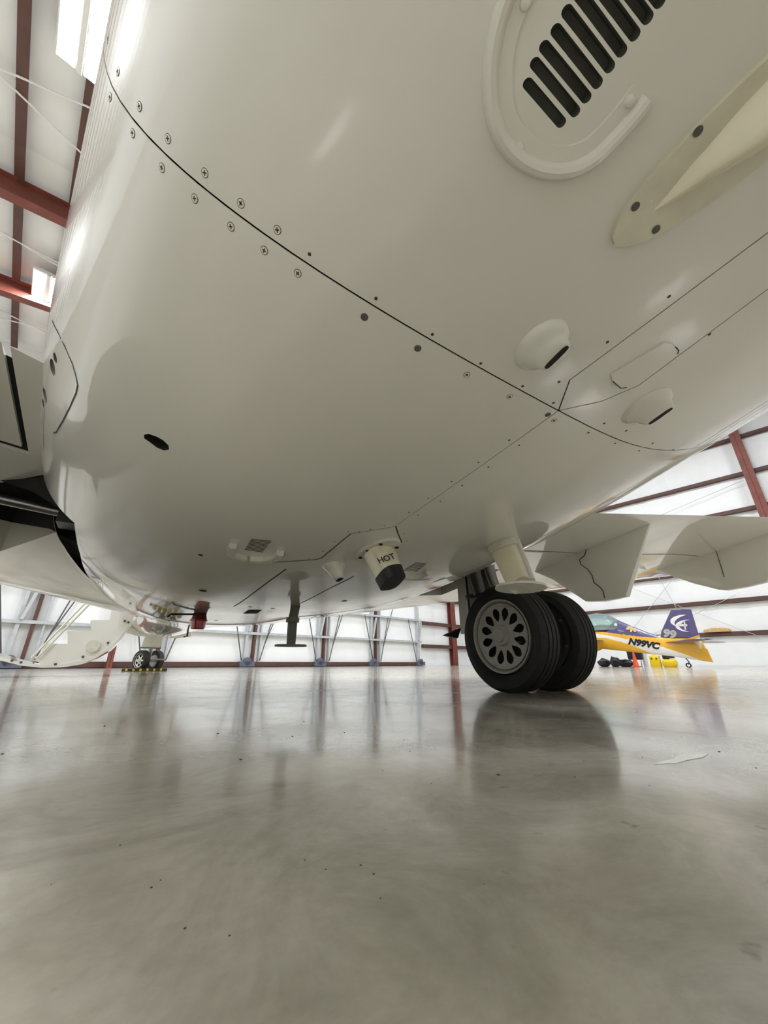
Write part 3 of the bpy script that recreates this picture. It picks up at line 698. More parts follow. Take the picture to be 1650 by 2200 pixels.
# --- hooked T mast, grey-green
p2, n2, f2, r2 = frame(*hit(631, 1301)); e2 = Vector(atX((625, 1385), p2.x + .0)); 
zb2 = e2.z; mid2 = p2 + (e2 - p2) * .38
mb = MB(); mb.tube([p2 + Vector((.02, .02, .02)), p2 + Vector((.012, .012, -.03)), mid2, mid2 + (e2 - mid2) * .5, e2], [.028, .026, .026, .026, .024], 12); TM = mb.build('ventral_mast', GUN, JET)
mb = MB(); mb.cyl(mid2 + Vector((0, 0, .012)), mid2 - Vector((0, 0, .012)), .036, n=16); mb.build('mast_band', GUN, TM)
mb = MB(); mb.cyl(e2, e2 - Vector((0, 0, .010)), .085, n=24); mb.build('mast_plate', GUN, TM)
# --- red belly beacon under its shade
p3, n3, f3, r3 = frame(*hit(430, 1317)); zt = p3.z
c3 = Vector((p3.x, p3.y, 0)); sc3 = 1.0
b_bot = atY((425, 1352), p3.y)[2]; H3 = zt - b_bot
mb = MB(); mb.lathe([(.02, .01), (.040, .0), (.043, -.02), (.047, -H3 * .35), (.049, -H3 * .45), (.0, -H3 * .45)], c3 + Vector((0, 0, zt)), (0, 0, 1), 24); BE = mb.build('beacon_base', REDDARK, JET)
mb = MB(); mb.lathe([(.056, -H3 * .43), (.057, -H3 * .50), (.049, -H3 * .52), (.043, -H3 * .95), (.036, -H3), (.0, -H3)], c3 + Vector((0, 0, zt)), (0, 0, 1), 24); put(mb.build('beacon_lens', REDLENS, BE), 'red glass beacon lens')
mb = MB(); q0 = Vector((p3.x - .17, p3.y - .02, zt - .02)); mb.tube([q0 + Vector((-.02, 0, -.02)), q0, Vector((p3.x, p3.y - .03, zt - .012))], .006, 8); mb.build('probe', BLACK, JET)
q1 = atY((404, 1352), 6.0); q1b = atY((402, 1367), 6.0)
mb = MB(); mb.tube([q1 + [0, 0, .35], q1, q1b, q1b + [-.04, 0, -.01]], .012, 8); mb.build('whip_antenna', BLACK, JET)

# --- wings
def te(dx):
    y = 1.28 - .225 * (dx - 1.09) if dx < 3.7 else .69 - .08 * (dx - 3.7); return y, .985 + .125 * (dx - 1.09)
def le(dx):
    y = 3.9 - .34 * (dx - 1.45) if dx > 1.45 else 3.9 + .62 * (1.45 - dx); return y, te(dx)[1] - .31 + .026 * max(0, dx - 1.45)
def wpt(sx, dx, c, up):
    yt, zt_ = te(dx); yl, zl = le(dx); ch = yl - yt; x = 1 - c
    tk = 5 * .12 * (.2969 * math.sqrt(max(x, 0)) - .126 * x - .3516 * x**2 + .2843 * x**3 - .1036 * x**4) * ch
    z = zt_ + (zl - zt_) * c + (tk * 1.15 if up else -tk * .62); return (XC + sx * dx, yt + ch * c, z)
def wing_piece(mb, sx, dxs, c0f, c1f, n=14):
    rings = []
    for dx in dxs:
        c0, c1 = c0f(dx), c1f(dx); cs = [c0 + (c1 - c0) * (.5 - .5 * math.cos(PI * i / n)) for i in range(n + 1)]
        rings.append([wpt(sx, dx, c, False) for c in cs] + [wpt(sx, dx, c, True) for c in cs[::-1][(1 if c1 == 1 else 0):]])
    mb.loft(rings, True)
def cy(dx, Y): yt = te(dx)[0]; yl = le(dx)[0]; return (Y - yt) / (yl - yt)
def flap_c(dx): return (min(.48 + .163 * (dx - 1.15), .70 + .07 * (dx - 2.5)) if dx > 1.15 else .48) / (le(dx)[0] - te(dx)[0])
WINGS = {}
for sx in (-1, 1):
    mb = MB()
    wing_piece(mb, sx, [.8, .95, 1.138], lambda d: .0, lambda d: cy(d, WYA(d)))                     # root behind the well
    wing_piece(mb, sx, [1.138, 1.25, 1.4, 1.85], lambda d: flap_c(d) + .012, lambda d: cy(d, WYA(d)))  # ahead of the flap
    wing_piece(mb, sx, [.55, .75, 1.0, 1.15, 1.35, 1.6, 1.85], lambda d: cy(d, WYF_(d)), lambda d: 1.0, 18)  # nose of the wing root
    wing_piece(mb, sx, [1.85, 2.6, 3.7, 4.7], lambda d: flap_c(d) + .012, lambda d: 1.0, 20)
    wing_piece(mb, sx, [4.7, 6.0, 6.9, 7.2], lambda d: .0, lambda d: 1.0, 20)
    W = mb.build('wing', PAINT, JET, ang=30); WINGS[sx] = W
    mb = MB(); wing_piece(mb, sx, [1.156, 1.8, 2.6, 3.7, 4.69], lambda d: .0, lambda d: flap_c(d)); mb.build('flap', PAINT, W, ang=30)
    mb = MB(); L = []
    for d_ in (1.10, 1.3, 1.85, 2.6, 3.7, 4.72):
        fc = flap_c(d_); L += [wpt(sx, d_, max(0, fc - .012), False), wpt(sx, d_, fc + .026, False)]
    L = [(x, y, z + .012) for x, y, z in L]; mb.add(L, [(2*i, 2*i+1, 2*i+3, 2*i+2) for i in range(5)])
    L = [wpt(sx, d_, c, False) for c in (.02, .06, .12, .2) for d_ in (1.12, 1.17)]; L = [(x, y, z + .012) for x, y, z in L]; mb.add(L, [(2*i, 2*i+1, 2*i+3, 2*i+2) for i in range(3)])
    mb.build('flap_gap', DARK, W, smooth=False)
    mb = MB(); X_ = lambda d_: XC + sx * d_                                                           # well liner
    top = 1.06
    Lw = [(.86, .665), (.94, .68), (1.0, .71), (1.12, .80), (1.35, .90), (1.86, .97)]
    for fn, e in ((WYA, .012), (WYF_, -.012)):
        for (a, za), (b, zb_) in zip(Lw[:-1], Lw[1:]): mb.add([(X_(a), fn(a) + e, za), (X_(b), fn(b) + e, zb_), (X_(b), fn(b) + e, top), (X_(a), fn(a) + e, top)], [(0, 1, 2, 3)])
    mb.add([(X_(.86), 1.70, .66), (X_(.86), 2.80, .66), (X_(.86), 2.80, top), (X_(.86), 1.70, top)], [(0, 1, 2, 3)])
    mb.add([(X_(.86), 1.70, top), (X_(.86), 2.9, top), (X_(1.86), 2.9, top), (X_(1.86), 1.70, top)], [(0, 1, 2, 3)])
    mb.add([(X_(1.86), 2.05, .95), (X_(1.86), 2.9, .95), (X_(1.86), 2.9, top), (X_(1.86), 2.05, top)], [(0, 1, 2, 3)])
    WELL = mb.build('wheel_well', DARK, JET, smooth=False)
    ym = 2.15
    mb = MB(); mb.cyl((XC + sx * 1.05, ym, .80), (XC + sx * 1.85, ym + .02, .86), .022, n=12); mb.build('brace_strut', STEEL, WELL)
    mb = MB(); mb.box((min(XC + sx * .90, XC + sx * 1.05), ym - .06, .74), (max(XC + sx * .90, XC + sx * 1.05), ym + .06, .88)); mb.build('brace_fitting', DSTEEL, WELL, smooth=False)
WR = WINGS[1]
# flap fairings under the right wing
def fairing(xc, prof, th, parent):
    P = np.array(prof); c = P.mean(0); rings = []
    for dx, s in ((-th, .90), (-th * .85, .985), (-th * .5, 1.0), (th * .5, 1.0), (th * .85, .985), (th, .90)):
        rings.append([(xc + dx * min(1, .12 + (y - P[:, 0].min()) / .45), c[0] + (y - c[0]) * s, c[1] + (z - c[1]) * s) for y, z in P])
    mb = MB(); mb.loft(rings, True); return mb.build('flap_track_fairing', PAINT, parent, ang=25)
XF1, XF2 = 3.05, 5.15
def yz(p, X): q = atX(p, X); return (q[1], q[2])
f1 = fairing(XF1 + .05, [yz((1396, 1104), XF1), yz((1343, 1280), XF1), yz((1322, 1285), XF1), yz((1290, 1291), XF1), yz((1256, 1292), XF1), (1.95, .84), (2.15, .96), (2.3, 1.06), (1.7, 1.12), (1.2, 1.14)], .05, WR)
f2 = fairing(XF2 + .05, [(.62, 1.36), yz((1646, 1250), XF2), yz((1600, 1261), XF2), yz((1560, 1268), XF2), yz((1540, 1266), XF2), (1.62, .98), (1.9, 1.16), (2.1, 1.30), (1.5, 1.42), (.9, 1.44)], .05, WR)
def side_line(pts, X, w, parent, name='panel_seam'):
    P = [Vector(atX(p, X)) for p in pts]; mb = MB()
    for a, b in zip(P[:-1], P[1:]): mb.bar(a, b, .002, w, up=(0, .3, 1) if abs((b - a).normalized().z) < .8 else (0, 1, 0))
    return mb.build(name, SEAM, parent, smooth=False)
side_line([(1254, 1152), (1258, 1165), (1260, 1180), (1256, 1193), (1245, 1203), (1248, 1213), (1262, 1222), (1272, 1236), (1276, 1252), (1288, 1260), (1296, 1270), (1299, 1285)], XF1 - .0, .006, f1)
side_line([(1530, 1156), (1538, 1182), (1546, 1208), (1556, 1240)], XF2 - .0, .006, f2)

# --- main landing gear, both sides (twin wheels on a trailing link)
def tire(mb, c, ax, R0, W_, rim, n=64, grooves=4):
    prof = [(rim, -W_ * .36), (rim + .012, -W_ * .42), (R0 * .80, -W_ * .50), (R0 * .92, -W_ * .455), (R0 * .972, -W_ * .36)]
    if grooves:
        for k in range(grooves):
            x = (-.27 + .54 * k / (grooves - 1)) * W_; r_ = R0 * (1 - .01 * abs(x / W_) * 2)
            prof += [(r_, x - .006), (r_ - .010, x - .004), (r_ - .010, x + .004), (r_, x + .006)]
    prof += [(R0 * .972, W_ * .36), (R0 * .92, W_ * .455), (R0 * .80, W_ * .50), (rim + .012, W_ * .42), (rim, W_ * .36)]
    mb.lathe(prof, c, ax, n)
def flatten(mb, z0=.0):
    mb.v = [(x, y, max(z, z0)) for x, y, z in mb.v]
def wheel_rim(name, c, side, r, W_, m, parent, holes=12):
    c = Vector(c); n = 72; ax = Vector((side, 0, 0))
    mb = MB(); d = W_ * .36; n = 20 * holes              # dished disc face with teardrop holes, built as a fine grid with the holes left out
    kr = [0, .17, .26, .29, .34, .80, .86, .90, .905, .93, .96, 1.0, 1.0]
    kh = [.012, .012, .010, -.012, -.014, -.013, -.006, -.004, -.012, -.010, .008, .012, -.05]
    rr = kr[:4] + [.34 + .46 * i / 18 for i in range(19)] + kr[6:]; hh = kh[:4] + [-.014 - .005 * math.sin(PI * i / 18) for i in range(19)] + kh[6:]
    vs = []; fs = []
    for q, h_ in zip(rr, hh):
        for k in range(n):
            a = 2*PI*k/n; vs.append(c + ax * (d + h_) + Vector((0, math.cos(a), math.sin(a))) * (q * r + 1e-4))
    wd = 2 * PI / holes
    for i in range(len(rr) - 1):
        for k in range(n):
            rm = (rr[i] + rr[i+1]) / 2; al = ((k + .5) / n * 2 * PI) % wd - wd / 2
            if ((rm - .585) / .185) ** 2 + (al * rm / (.40 * wd * .5 * (.55 + .9 * (rm - .40) / .37) + 1e-6)) ** 2 < 1: continue
            k2_ = (k + 1) % n; fs.append((i*n+k, i*n+k2_, (i+1)*n+k2_, (i+1)*n+k))
    mb.add(vs, fs); o = mb.build(name, m, parent, ang=45)
    MB().cyl(c + ax * (d - .075), c + ax * (d - .07), r * .9, n=36).build('wheel_cavity', DARK, o)
    MB().cyl(c + ax * (d + .004), c + ax * (d + .030), r * .20, r * .185, n=28).build('hub_cap', m, o)
    mb = MB(); mb.lathe([(r * .895, d - .001), (r * .91, d - .001)], c, ax, 72); mb.build('rim_gap', DARK, o)
    b = c + ax * (d - .004) + Vector((0, -.75, -.25)) * r * .82; MB().cyl(b, b + ax * .02, .006, n=8).build('inflation_valve', DSTEEL, o)
    return o
RT, TW, RIM, AXY = .325, .20, .222, 1.69
for sx in (-1, 1):
    xi, xo = XC + sx * 1.355, XC + sx * 1.735; xm = (xi + xo) / 2
    mb = MB(); mb.tube([(xm - sx * .02, 2.10, 1.05), (xm - sx * .02, 2.10, .55), (xm - sx * .02, 2.06, .36)], [.075, .075, .06], 18)
    mb.tube([(xm - sx * .02, 2.06, .36), (xm, 1.9, .325), (xm, AXY, .325)], [.055, .05, .05], 14)
    LEG = mb.build('main_gear_leg', WHEEL, JET)
    MB().cyl((xi, AXY, .325), (xo, AXY, .325), .04, n=16).build('axle', STEEL, LEG)
    mb = MB(); mb.tube([(xm, 1.78, .40), (xm, 1.93, .72), (xm, 2.0, 1.0)], [.035, .04, .045], 12); mb.build('shock_strut', STEEL, LEG)
    mb = MB(); mb.tube([(xm - sx * .08, 2.12, .95), (xm - sx * .085, 2.10, .4)], .016, 8); mb.build('hydraulic_line', BLACK, LEG)
    mb = MB(); mb.cyl((xm - sx * .02, 2.10, .62), (xm - sx * .02, 2.10, .65), .083, n=18); mb.build('strut_collar', DSTEEL, LEG)
    mb = MB(); mb.prism([(xm - sx * .10, 2.2, .41), (xm - sx * .19, 2.28, .36), (xm - sx * .10, 2.24, .34)], (0, .04, 0)); mb.build('torque_link', BLACK, LEG)
    mb = MB(); mb.box((xm + sx * .05 - .012, 1.95, .38), (xm + sx * .05 + .012, 2.35, .98)); mb.build('gear_door', PAINT, LEG, smooth=False)
    mb = MB(); mb.cyl((xm - sx * .16, 2.0, .98), (xm - sx * .16, 1.92, .62), .045, n=14); mb.build('retraction_actuator', DSTEEL, LEG)
    for xx, s in ((xi, -sx), (xo, sx)):
        mb = MB(); tire(mb, (xx, AXY, .318), (1, 0, 0), RT, TW, RIM); flatten(mb, .0); mb.build('tire', RUBBER, LEG, ang=30)
        wheel_rim('wheel_rim', (xx, AXY, .325), s, RIM, TW, WHEEL, LEG)
        mb = MB(); mb.lathe([(RIM * 1.0, -s * TW * .36), (RIM * .86, -s * TW * .34), (RIM * .84, -s * TW * .1), (.05, -s * TW * .1)], (xx, AXY, .325), (1, 0, 0), 48); mb.build('brake_side_rim', DSTEEL, LEG)
        for k in range(8):
            a = 2*PI*k/8 + .3; b = Vector((xx - s * TW * .37, AXY + math.cos(a) * RIM * .93, .325 + math.sin(a) * RIM * .93)); MB().cyl(b, b - Vector((s * .008, 0, 0)), .009, n=8).build('brake_key', STEEL, LEG)

# --- nose gear
NY = 10.3; nx = XC - .06
mb = MB(); mb.tube([(nx, NY + .05, 1.1), (nx, NY + .02, .45), (nx, NY, .21)], [.05, .05, .035], 14)
NG = mb.build('nose_gear_leg', NOSEWHEEL, JET)
MB().cyl((nx - .16, NY, .20), (nx + .16, NY, .20), .022, n=12).build('axle', STEEL, NG)
mb = MB(); mb.prism([(nx - .20, NY - .12, .47), (nx + .16, NY - .12, .47), (nx + .20, NY - .12, 1.0), (nx - .12, NY - .12, 1.0)], (0, .02, 0)); mb.build('gear_door', PLATE, NG, smooth=False)
mb = MB(); mb.box((nx - .22, NY - .15, .455), (nx + .18, NY - .10, .475)); mb.build('door_edge', DSTEEL, NG, smooth=False)
mb = MB(); mb.bar((nx, NY - .02, .44), (nx, NY - .14, .33), .05, .02); mb.bar((nx, NY - .14, .33), (nx, NY - .02, .24), .05, .02); mb.build('torque_link', STEEL, NG, smooth=False)
mb = MB(); mb.cyl((nx + .02, NY - .20, .235), (nx + .30, NY - .20, .23), .018, n=10); mb.build('tow_lug', STEEL, NG)
STEER = R(32)                                          # the nose wheels are turned
def steer(o):
    M = Matrix.Translation(Vector((nx, NY, 0)) - Vector(ORG[NG.name])); o.data.transform(M @ Matrix.Rotation(STEER, 4, 'Z') @ M.inverted()); return o
for s in (-1, 1):
    mb = MB(); tire(mb, (nx + s * .165, NY, .208), (1, 0, 0), .215, .14, .125, 48, 0); flatten(mb); steer(mb.build('tire', RUBBER, NG, ang=30))
    w_ = wheel_rim('wheel_rim', (nx + s * .165, NY, .212), s, .150, .15, NOSEWHEEL, NG, 6); steer(w_)
    for ch in w_.children: steer(ch)
    mb = MB(); mb.lathe([(.14, -s * .05), (.11, -s * .045), (.02, -s * .03)], (nx + s * .165, NY, .212), (1, 0, 0), 32); steer(mb.build('inner_rim', NOSEWHEEL, NG))
mb = MB(); mb.tube([(nx - .62, 9.0, .80), (nx - .35, 9.2, .72), (nx + .35, 9.25, .70), (nx + .6, 9.2, .74)], .07, 10); mb.build('drag_brace', NOSEWHEEL, NG)
mb = MB(); mb.cyl((nx - .22, 9.1, .76), (nx - .22, 9.16, .76), .09, n=20); mb.build('pivot_disc', PLATE, NG)

# --- open airstair door at the far left
AY = 6.5
def xz(p): q = atY(p, AY); return (q[0], q[2])
arc_px = [(289, 1322), (280, 1345), (262, 1372), (238, 1395), (205, 1414), (170, 1427), (130, 1434), (90, 1435), (45, 1430), (5, 1420), (-60, 1402), (-130, 1370)]
A = [xz(p) for p in arc_px]
outer = A; inner = [(x * 1.0, z + .0) for x, z in A]
cx_, cz_ = -1.0, 1.55
def toward(p, k): v = np.array([cx_ - p[0], cz_ - p[1]]); v /= np.linalg.norm(v); return (p[0] + v[0] * k, p[1] + v[1] * k)
inn = [toward(p, .035) for p in A]
mb = MB(); ringA = outer + inn[::-1]
mb.loft([[(x, AY, z) for x, z in ringA], [(x, AY + .95, z) for x, z in ringA]], True); STAIR = mb.build('airstair_door', PAINT, JET, ang=30)
step_px = [(70, 1410), (90, 1410), (92, 1383), (145, 1383), (145, 1356), (195, 1356), (195, 1332), (235, 1332), (240, 1310), (282, 1310)]
low = [toward(p, .02) for p in A[:9]]
for yy in (AY + .015, AY + .90):
    poly = [xz(p) for p in step_px] + [low[0]] + low[1:8]
    mb = MB(); mb.prism([(x, yy, z) for x, z in poly], (0, .03, 0)); mb.build('stair_side_panel', WHITE, STAIR, smooth=False)
for (pa, pb) in (((92, 1383), (145, 1383)), ((145, 1356), (195, 1356)), ((195, 1332), (235, 1332))):
    a, b = xz(pa), xz(pb); mb = MB(); mb.box((a[0], AY + .045, a[1] - .03), (b[0], AY + .90, a[1])); mb.build('stair_tread', PLATE, STAIR, smooth=False)
c_ = xz((200, 1388)); MB().cyl((c_[0], AY - .012, c_[1]), (c_[0], AY + .015, c_[1]), .075, n=28).build('round_cover', PLATE, STAIR)
for a, b in (((193, 1292), (68, 1414)), ((204, 1292), (80, 1414))):
    a, b = xz(a), xz(b); MB().cyl((a[0], AY - .02, a[1] + .05), (b[0], AY - .02, b[1]), .012, n=8).build('stair_cable', PLATE, STAIR)
for p in [(26, 1419), (45, 1423), (119, 1427), (178, 1411), (232, 1381), (276, 1337), (268, 1334)]:
    q = xz(p); MB().cyl((q[0], AY - .004, q[1]), (q[0], AY + .016, q[1]), .014, n=10).build('bolt', DSTEEL, STAIR)

# wheel chock under the nose wheel
mb = MB(); ck = empty('wheel_chock', (nx, NY - .30, 0), 'black and yellow striped wheel chock against the nose wheels', 'chock')
x0, x1 = nx - .46, nx + .36
MB().prism([(x0, NY - .36, 0), (x0, NY - .22, 0), (x0, NY - .25, .055), (x0, NY - .33, .055)], (x1 - x0, 0, 0)).build('chock_bar', BLACK, ck, smooth=False)
for k in range(6):
    u = x0 + .06 + k * .125; MB().box((u, NY - .362, .012), (u + .038, NY - .335, .050)).build('yellow_stripe', YELLOW, ck, smooth=False)

# ================================================================== SMALL AEROBATIC AIRPLANE by the right wall (hangar frame, nose towards the doors)
def hempty(name, org, label, cat, group=None):
    o = empty(name, tuple(to_w(org)), label, cat, group); o.rotation_euler = (0, 0, HA); ORG[o.name] = np.array(org, float); return o
PURPLE = mat('purple_paint', (.062, .045, .17), .3, coat=.6); GOLD = mat('yellow_gold_paint', (.80, .42, .005), .3, coat=.6)
PWHITE = mat('white_airplane_paint', (.82, .81, .79), .3, coat=.6); INK = mat('dark_lettering', (.03, .03, .04), .5)
GLASS = mat('canopy_tint', (.62, .86, .80), .04, trans=.75); FLEUR = mat('gold_ornament', (.75, .58, .30), .4)
AX = 17.4
def ayz(cx, cyy, X=AX): q = hX((1260 + cx * .18182, 1280 + cyy * .18182), X); return (q[1], q[2])
tw = ayz(1207, 840); AP = hempty('aerobatic_airplane', (AX, tw[0] + 3.0, 0), 'purple, yellow and white aerobatic airplane with 99 on its tail', 'airplane')
topL = [ayz(*p) for p in [(1500, 785), (1345, 500), (1150, 497), (900, 492), (830, 468), (720, 432), (650, 405), (520, 350), (370, 287)]]
botL = [ayz(*p) for p in [(1500, 785), (1390, 772), (1100, 727), (800, 692), (500, 660), (190, 628)]]
yk0 = topL[0][0]; ycan = topL[-1][0]
sill = ayz(300, 392)[1]
topL += [(ycan + .12, topL[-1][1] - .05), (ycan + .45, sill + .02), (ycan + 1.7, sill + .03), (ycan + 2.5, sill - .02), (ycan + 3.2, 1.02)]
botL += [(ycan + 1.2, .52), (ycan + 2.5, .55), (ycan + 3.2, .78)]
tY, tZ = np.array(topL).T; bY, bZ = np.array(botL).T
zt_f = lambda y: float(np.interp(y, tY, tZ)); zb_f = lambda y: float(np.interp(y, bY, bZ))
def hw_f(y): u = y - yk0; return float(np.interp(u, [0, .6, 1.5, 2.6, 3.6, 5.0, 6.6, 7.2], [.025, .07, .16, .27, .34, .40, .38, .12]))
pur = np.array([ayz(*p) for p in [(1360, 455), (1100, 500), (850, 500), (600, 480), (275, 437), (-300, 380)]])
ylo = np.array([ayz(*p) for p in [(1390, 772), (1100, 668), (830, 578), (540, 520), (275, 470), (-300, 400)]])
wlo = np.array([ayz(*p) for p in [(1500, 900), (800, 692), (520, 572), (275, 507), (-300, 460)]])
li = lambda L, y: float(np.interp(y, L[:, 0], L[:, 1]))
def paint_id(y, z):
    if z > li(pur, y): return 0
    if z > li(ylo, y): return 1
    if z > li(wlo, y): return 2
    return 1
NS, NR = 460, 100; yend = ycan + 3.2
ys = np.linspace(yk0 + .02, yend, NS); vs = []; fs = []; ms = []
for y in ys:
    a, b, w = zt_f(y), zb_f(y), hw_f(y)
    if a - b < .05: b = a - .05
    for k in range(NR):
        t = 2 * PI * k / NR; vs.append((AX + w * math.copysign(abs(math.cos(t)) ** .8, math.cos(t)), y, (a + b) / 2 + (a - b) / 2 * math.copysign(abs(math.sin(t)) ** .9, math.sin(t))))
for i in range(NS - 1):
    for k in range(NR):
        k2_ = (k + 1) % NR; q = [i * NR + k, i * NR + k2_, (i + 1) * NR + k2_, (i + 1) * NR + k]; fs.append(q); c = np.mean([vs[j] for j in q], 0); ms.append(paint_id(c[1], c[2]))
mb = MB(); mb.v = vs; mb.f = fs; mb.m = ms; mb.add([vs[k] for k in range(NR)], [tuple(range(NR))], 1); mb.add(vs[-NR:], [tuple(range(NR))], 0)
FUS = mb.build('fuselage', [PURPLE, GOLD, PWHITE], AP, ang=50)
def plate(name, pts, th, m, parent, x0=AX):
    mb = MB(); P = np.array(pts); c = P.mean(0); rings = []
    for dx, s in ((-th / 2, .97), (-th * .3, 1), (th * .3, 1), (th / 2, .97)): rings.append([(x0 + dx, c[0] + (y - c[0]) * s, c[1] + (z - c[1]) * s) for y, z in P])
    mb.loft(rings, True); return mb.build(name, m, parent, ang=30)
FIN = plate('fin', [ayz(*p) for p in [(880, 500), (885, 425), (1000, 170), (1180, 158), (1235, 500)]], .10, PURPLE, AP)
RUD = plate('rudder', [ayz(*p) for p in [(1130, 500), (1120, 158), (1236, 160), (1318, 430), (1340, 470)]], .085, PURPLE, AP)
plate('rudder_band', [ayz(*p) for p in [(1200, 503), (1335, 462), (1342, 487), (1230, 520)]], .09, GOLD, AP)
plate('lower_rudder', [ayz(*p) for p in [(1225, 522), (1342, 488), (1362, 545), (1365, 640), (1200, 640)]], .088, PWHITE, AP)
plate('ventral_rudder', [ayz(*p) for p in [(1150, 620), (1425, 625), (1500, 787), (1390, 773), (1150, 690)]], .095, GOLD, AP)
# logo on the fin: two crescents and a small cross-shaped aircraft
def crescent(cx, cy_, r, ry, t0, t1, wmax, tilt=0.0, n=20):
    o_, i_ = [], []
    for k in range(n + 1):
        u = k / n; t = t0 + (t1 - t0) * u; w = wmax * math.sin(PI * u) ** .8
        o_.append((cx + r * math.cos(t), cy_ - ry * math.sin(t))); i_.append((cx + (r - w) * math.cos(t) , cy_ - (ry - w * .55) * math.sin(t)))
    return o_ + i_[::-1]
XS = AX - .056
def side_x(y, z):
    a, b, w = zt_f(y), zb_f(y), hw_f(y); zr = abs(z - (a + b) / 2) / max((a - b) / 2, .02)
    f = AX - w * max(0, 1 - zr ** (2 / .9)) ** .4 if zr < 1 else AX
    return min(f, XS) if y < ayz(860, 500)[0] else f
def decal(name, pxp, m, parent, x=XS, mbx=None):
    mb = MB(); P = [ayz(*p) for p in pxp]; h_ = len(P) // 2
    vs = [(x, y, z) for y, z in P]; n = len(vs)
    fs = [(k, k + 1, n - 2 - k, n - 1 - k) for k in range(h_ - 1)]
    mb.add(vs, fs); mb.add([(x + .003, y, z) for y, z in P], fs); return mb.build(name, m, parent, smooth=False)
decal('emblem_crescent', crescent(1165, 300, 170, 75, 1.45, 4.05, 62), PWHITE, FIN)
decal('emblem_crescent', crescent(1220, 355, 165, 72, 1.55, 4.75, 45), PWHITE, FIN)
decal('emblem_cross', [(1085, 345), (1140, 335), (1195, 340), (1195, 358), (1140, 362), (1085, 358)], PWHITE, FIN)
decal('emblem_cross', [(1148, 290), (1158, 345), (1165, 400), (1180, 400), (1176, 345), (1162, 290)], PWHITE, FIN)
decal('emblem_cross', [(1150, 295), (1120, 320), (1090, 347), (1098, 352), (1128, 328), (1158, 305)], PWHITE, FIN)
def side_text(body, size, c_px, right_px, x, m, parent, name, shear=0.0, bold=0.0, flat=False):
    me = text_mesh(body, size, shear, .001, bold); y, z = ayz(*c_px); y2, z2 = ayz(*right_px); d = Vector((0, y2 - y, z2 - z)).normalized()
    up = Vector((0, 0, 1)); o = place_text(name, me, m, Vector((x, y, z)), d, up, parent); og = ORG[parent.name]
    if flat:
        xm_ = min(side_x(v.co.y + og[1], v.co.z + og[2]) for v in o.data.vertices) - .015
        for v in o.data.vertices: v.co.x = xm_ - og[0]
    else:
        for v in o.data.vertices: v.co.x = AX - hw_f(v.co.y + og[1]) - .012 - og[0]                      # lay the print on the flank
    return o
side_text('99', .37, (985, 455), (1100, 480), XS - .02, PWHITE, FIN, 'tail_number', .1, .022, True)
yN = ayz(690, 570); side_text('N99VC', .305, (688, 570), (840, 596), AX - hw_f(yN[0]) - .012, INK, FUS, 'registration', .25, .017)
for cx, cyy, r in ((375, 345, .055), (872, 445, .035), (875, 480, .035)):
    y, z = ayz(cx, cyy); x = AX - hw_f(y) * (1.0 if cx < 800 else .8) - .01; MB().cyl((x, y, z), (x - .004, y, z), r, n=14).build('white_dot', PWHITE, FUS)
for dx_, dy_, a, l in ((0, 0, .3, .26), (-32, -8, 1.1, .19), (32, 12, -.5, .19)):
    y, z = ayz(552 + dx_, 395 + dy_); x = AX - hw_f(y) - .008; mb = MB()
    mb.loft([[Vector((x, y, z)) + Vector((0, math.cos(a + PI/2) * l * .5 * math.cos(t) + math.sin(a + PI/2) * .05 * math.sin(t), math.sin(a + PI/2) * l * .5 * math.cos(t) - math.cos(a + PI/2) * .05 * math.sin(t))) + Vector((e, 0, 0)) for t in (2*PI*i/12 for i in range(12))] for e in (0, -.004)], True); mb.build('fleur_petal', FLEUR, FUS)
# stabiliser halves
z_ = ayz(1000, 548)[1]; yr0, yr1 = ayz(1330, 555)[0], ayz(900, 550)[0]
yt0 = ayz(1535, 618, AX - 1.3)[0]; yt1 = ayz(1400, 600, AX - 1.3)[0]
for s in (-1, 1):
    mb = MB(); rings = []
    for u, th in ((.0, .06), (.65, .05), (1.3, .025)):
        k = u / 1.3; y0_ = yr0 + (yt0 - yr0) * k; y1_ = yr1 + (yt1 - yr1) * k; x = AX + s * (.02 + u); ym_ = y0_ + (y1_ - y0_) * .6
        rings.append([(x, y0_, z_), (x, ym_, z_ + th), (x, y1_, z_), (x, ym_, z_ - th)])
    mb.loft(rings, True); mb.build('stabiliser', PURPLE, AP, ang=20)
# canopy
mb = MB(); rings = []; ctop = ayz(120, 205)[1]; crear = ayz(370, 287)[1]
for i in range(17):
    u = i / 16; y = ycan - .02 + 1.75 * u; base = sill - .05; w = hw_f(y) * .93
    tz = float(np.interp(u, [0, .2, .45, .7, .88, 1], [crear, crear + (ctop - crear) * .75, ctop, ctop - .06, ctop - .26, sill]))
    rings.append([(AX + w * math.cos(t), y, base + (tz - base) * math.sin(t) ** .8) for t in (PI * k / 16 for k in range(17))])
mb.loft(rings, False, closed=False); CAN = mb.build('canopy', GLASS, AP, ang=60)
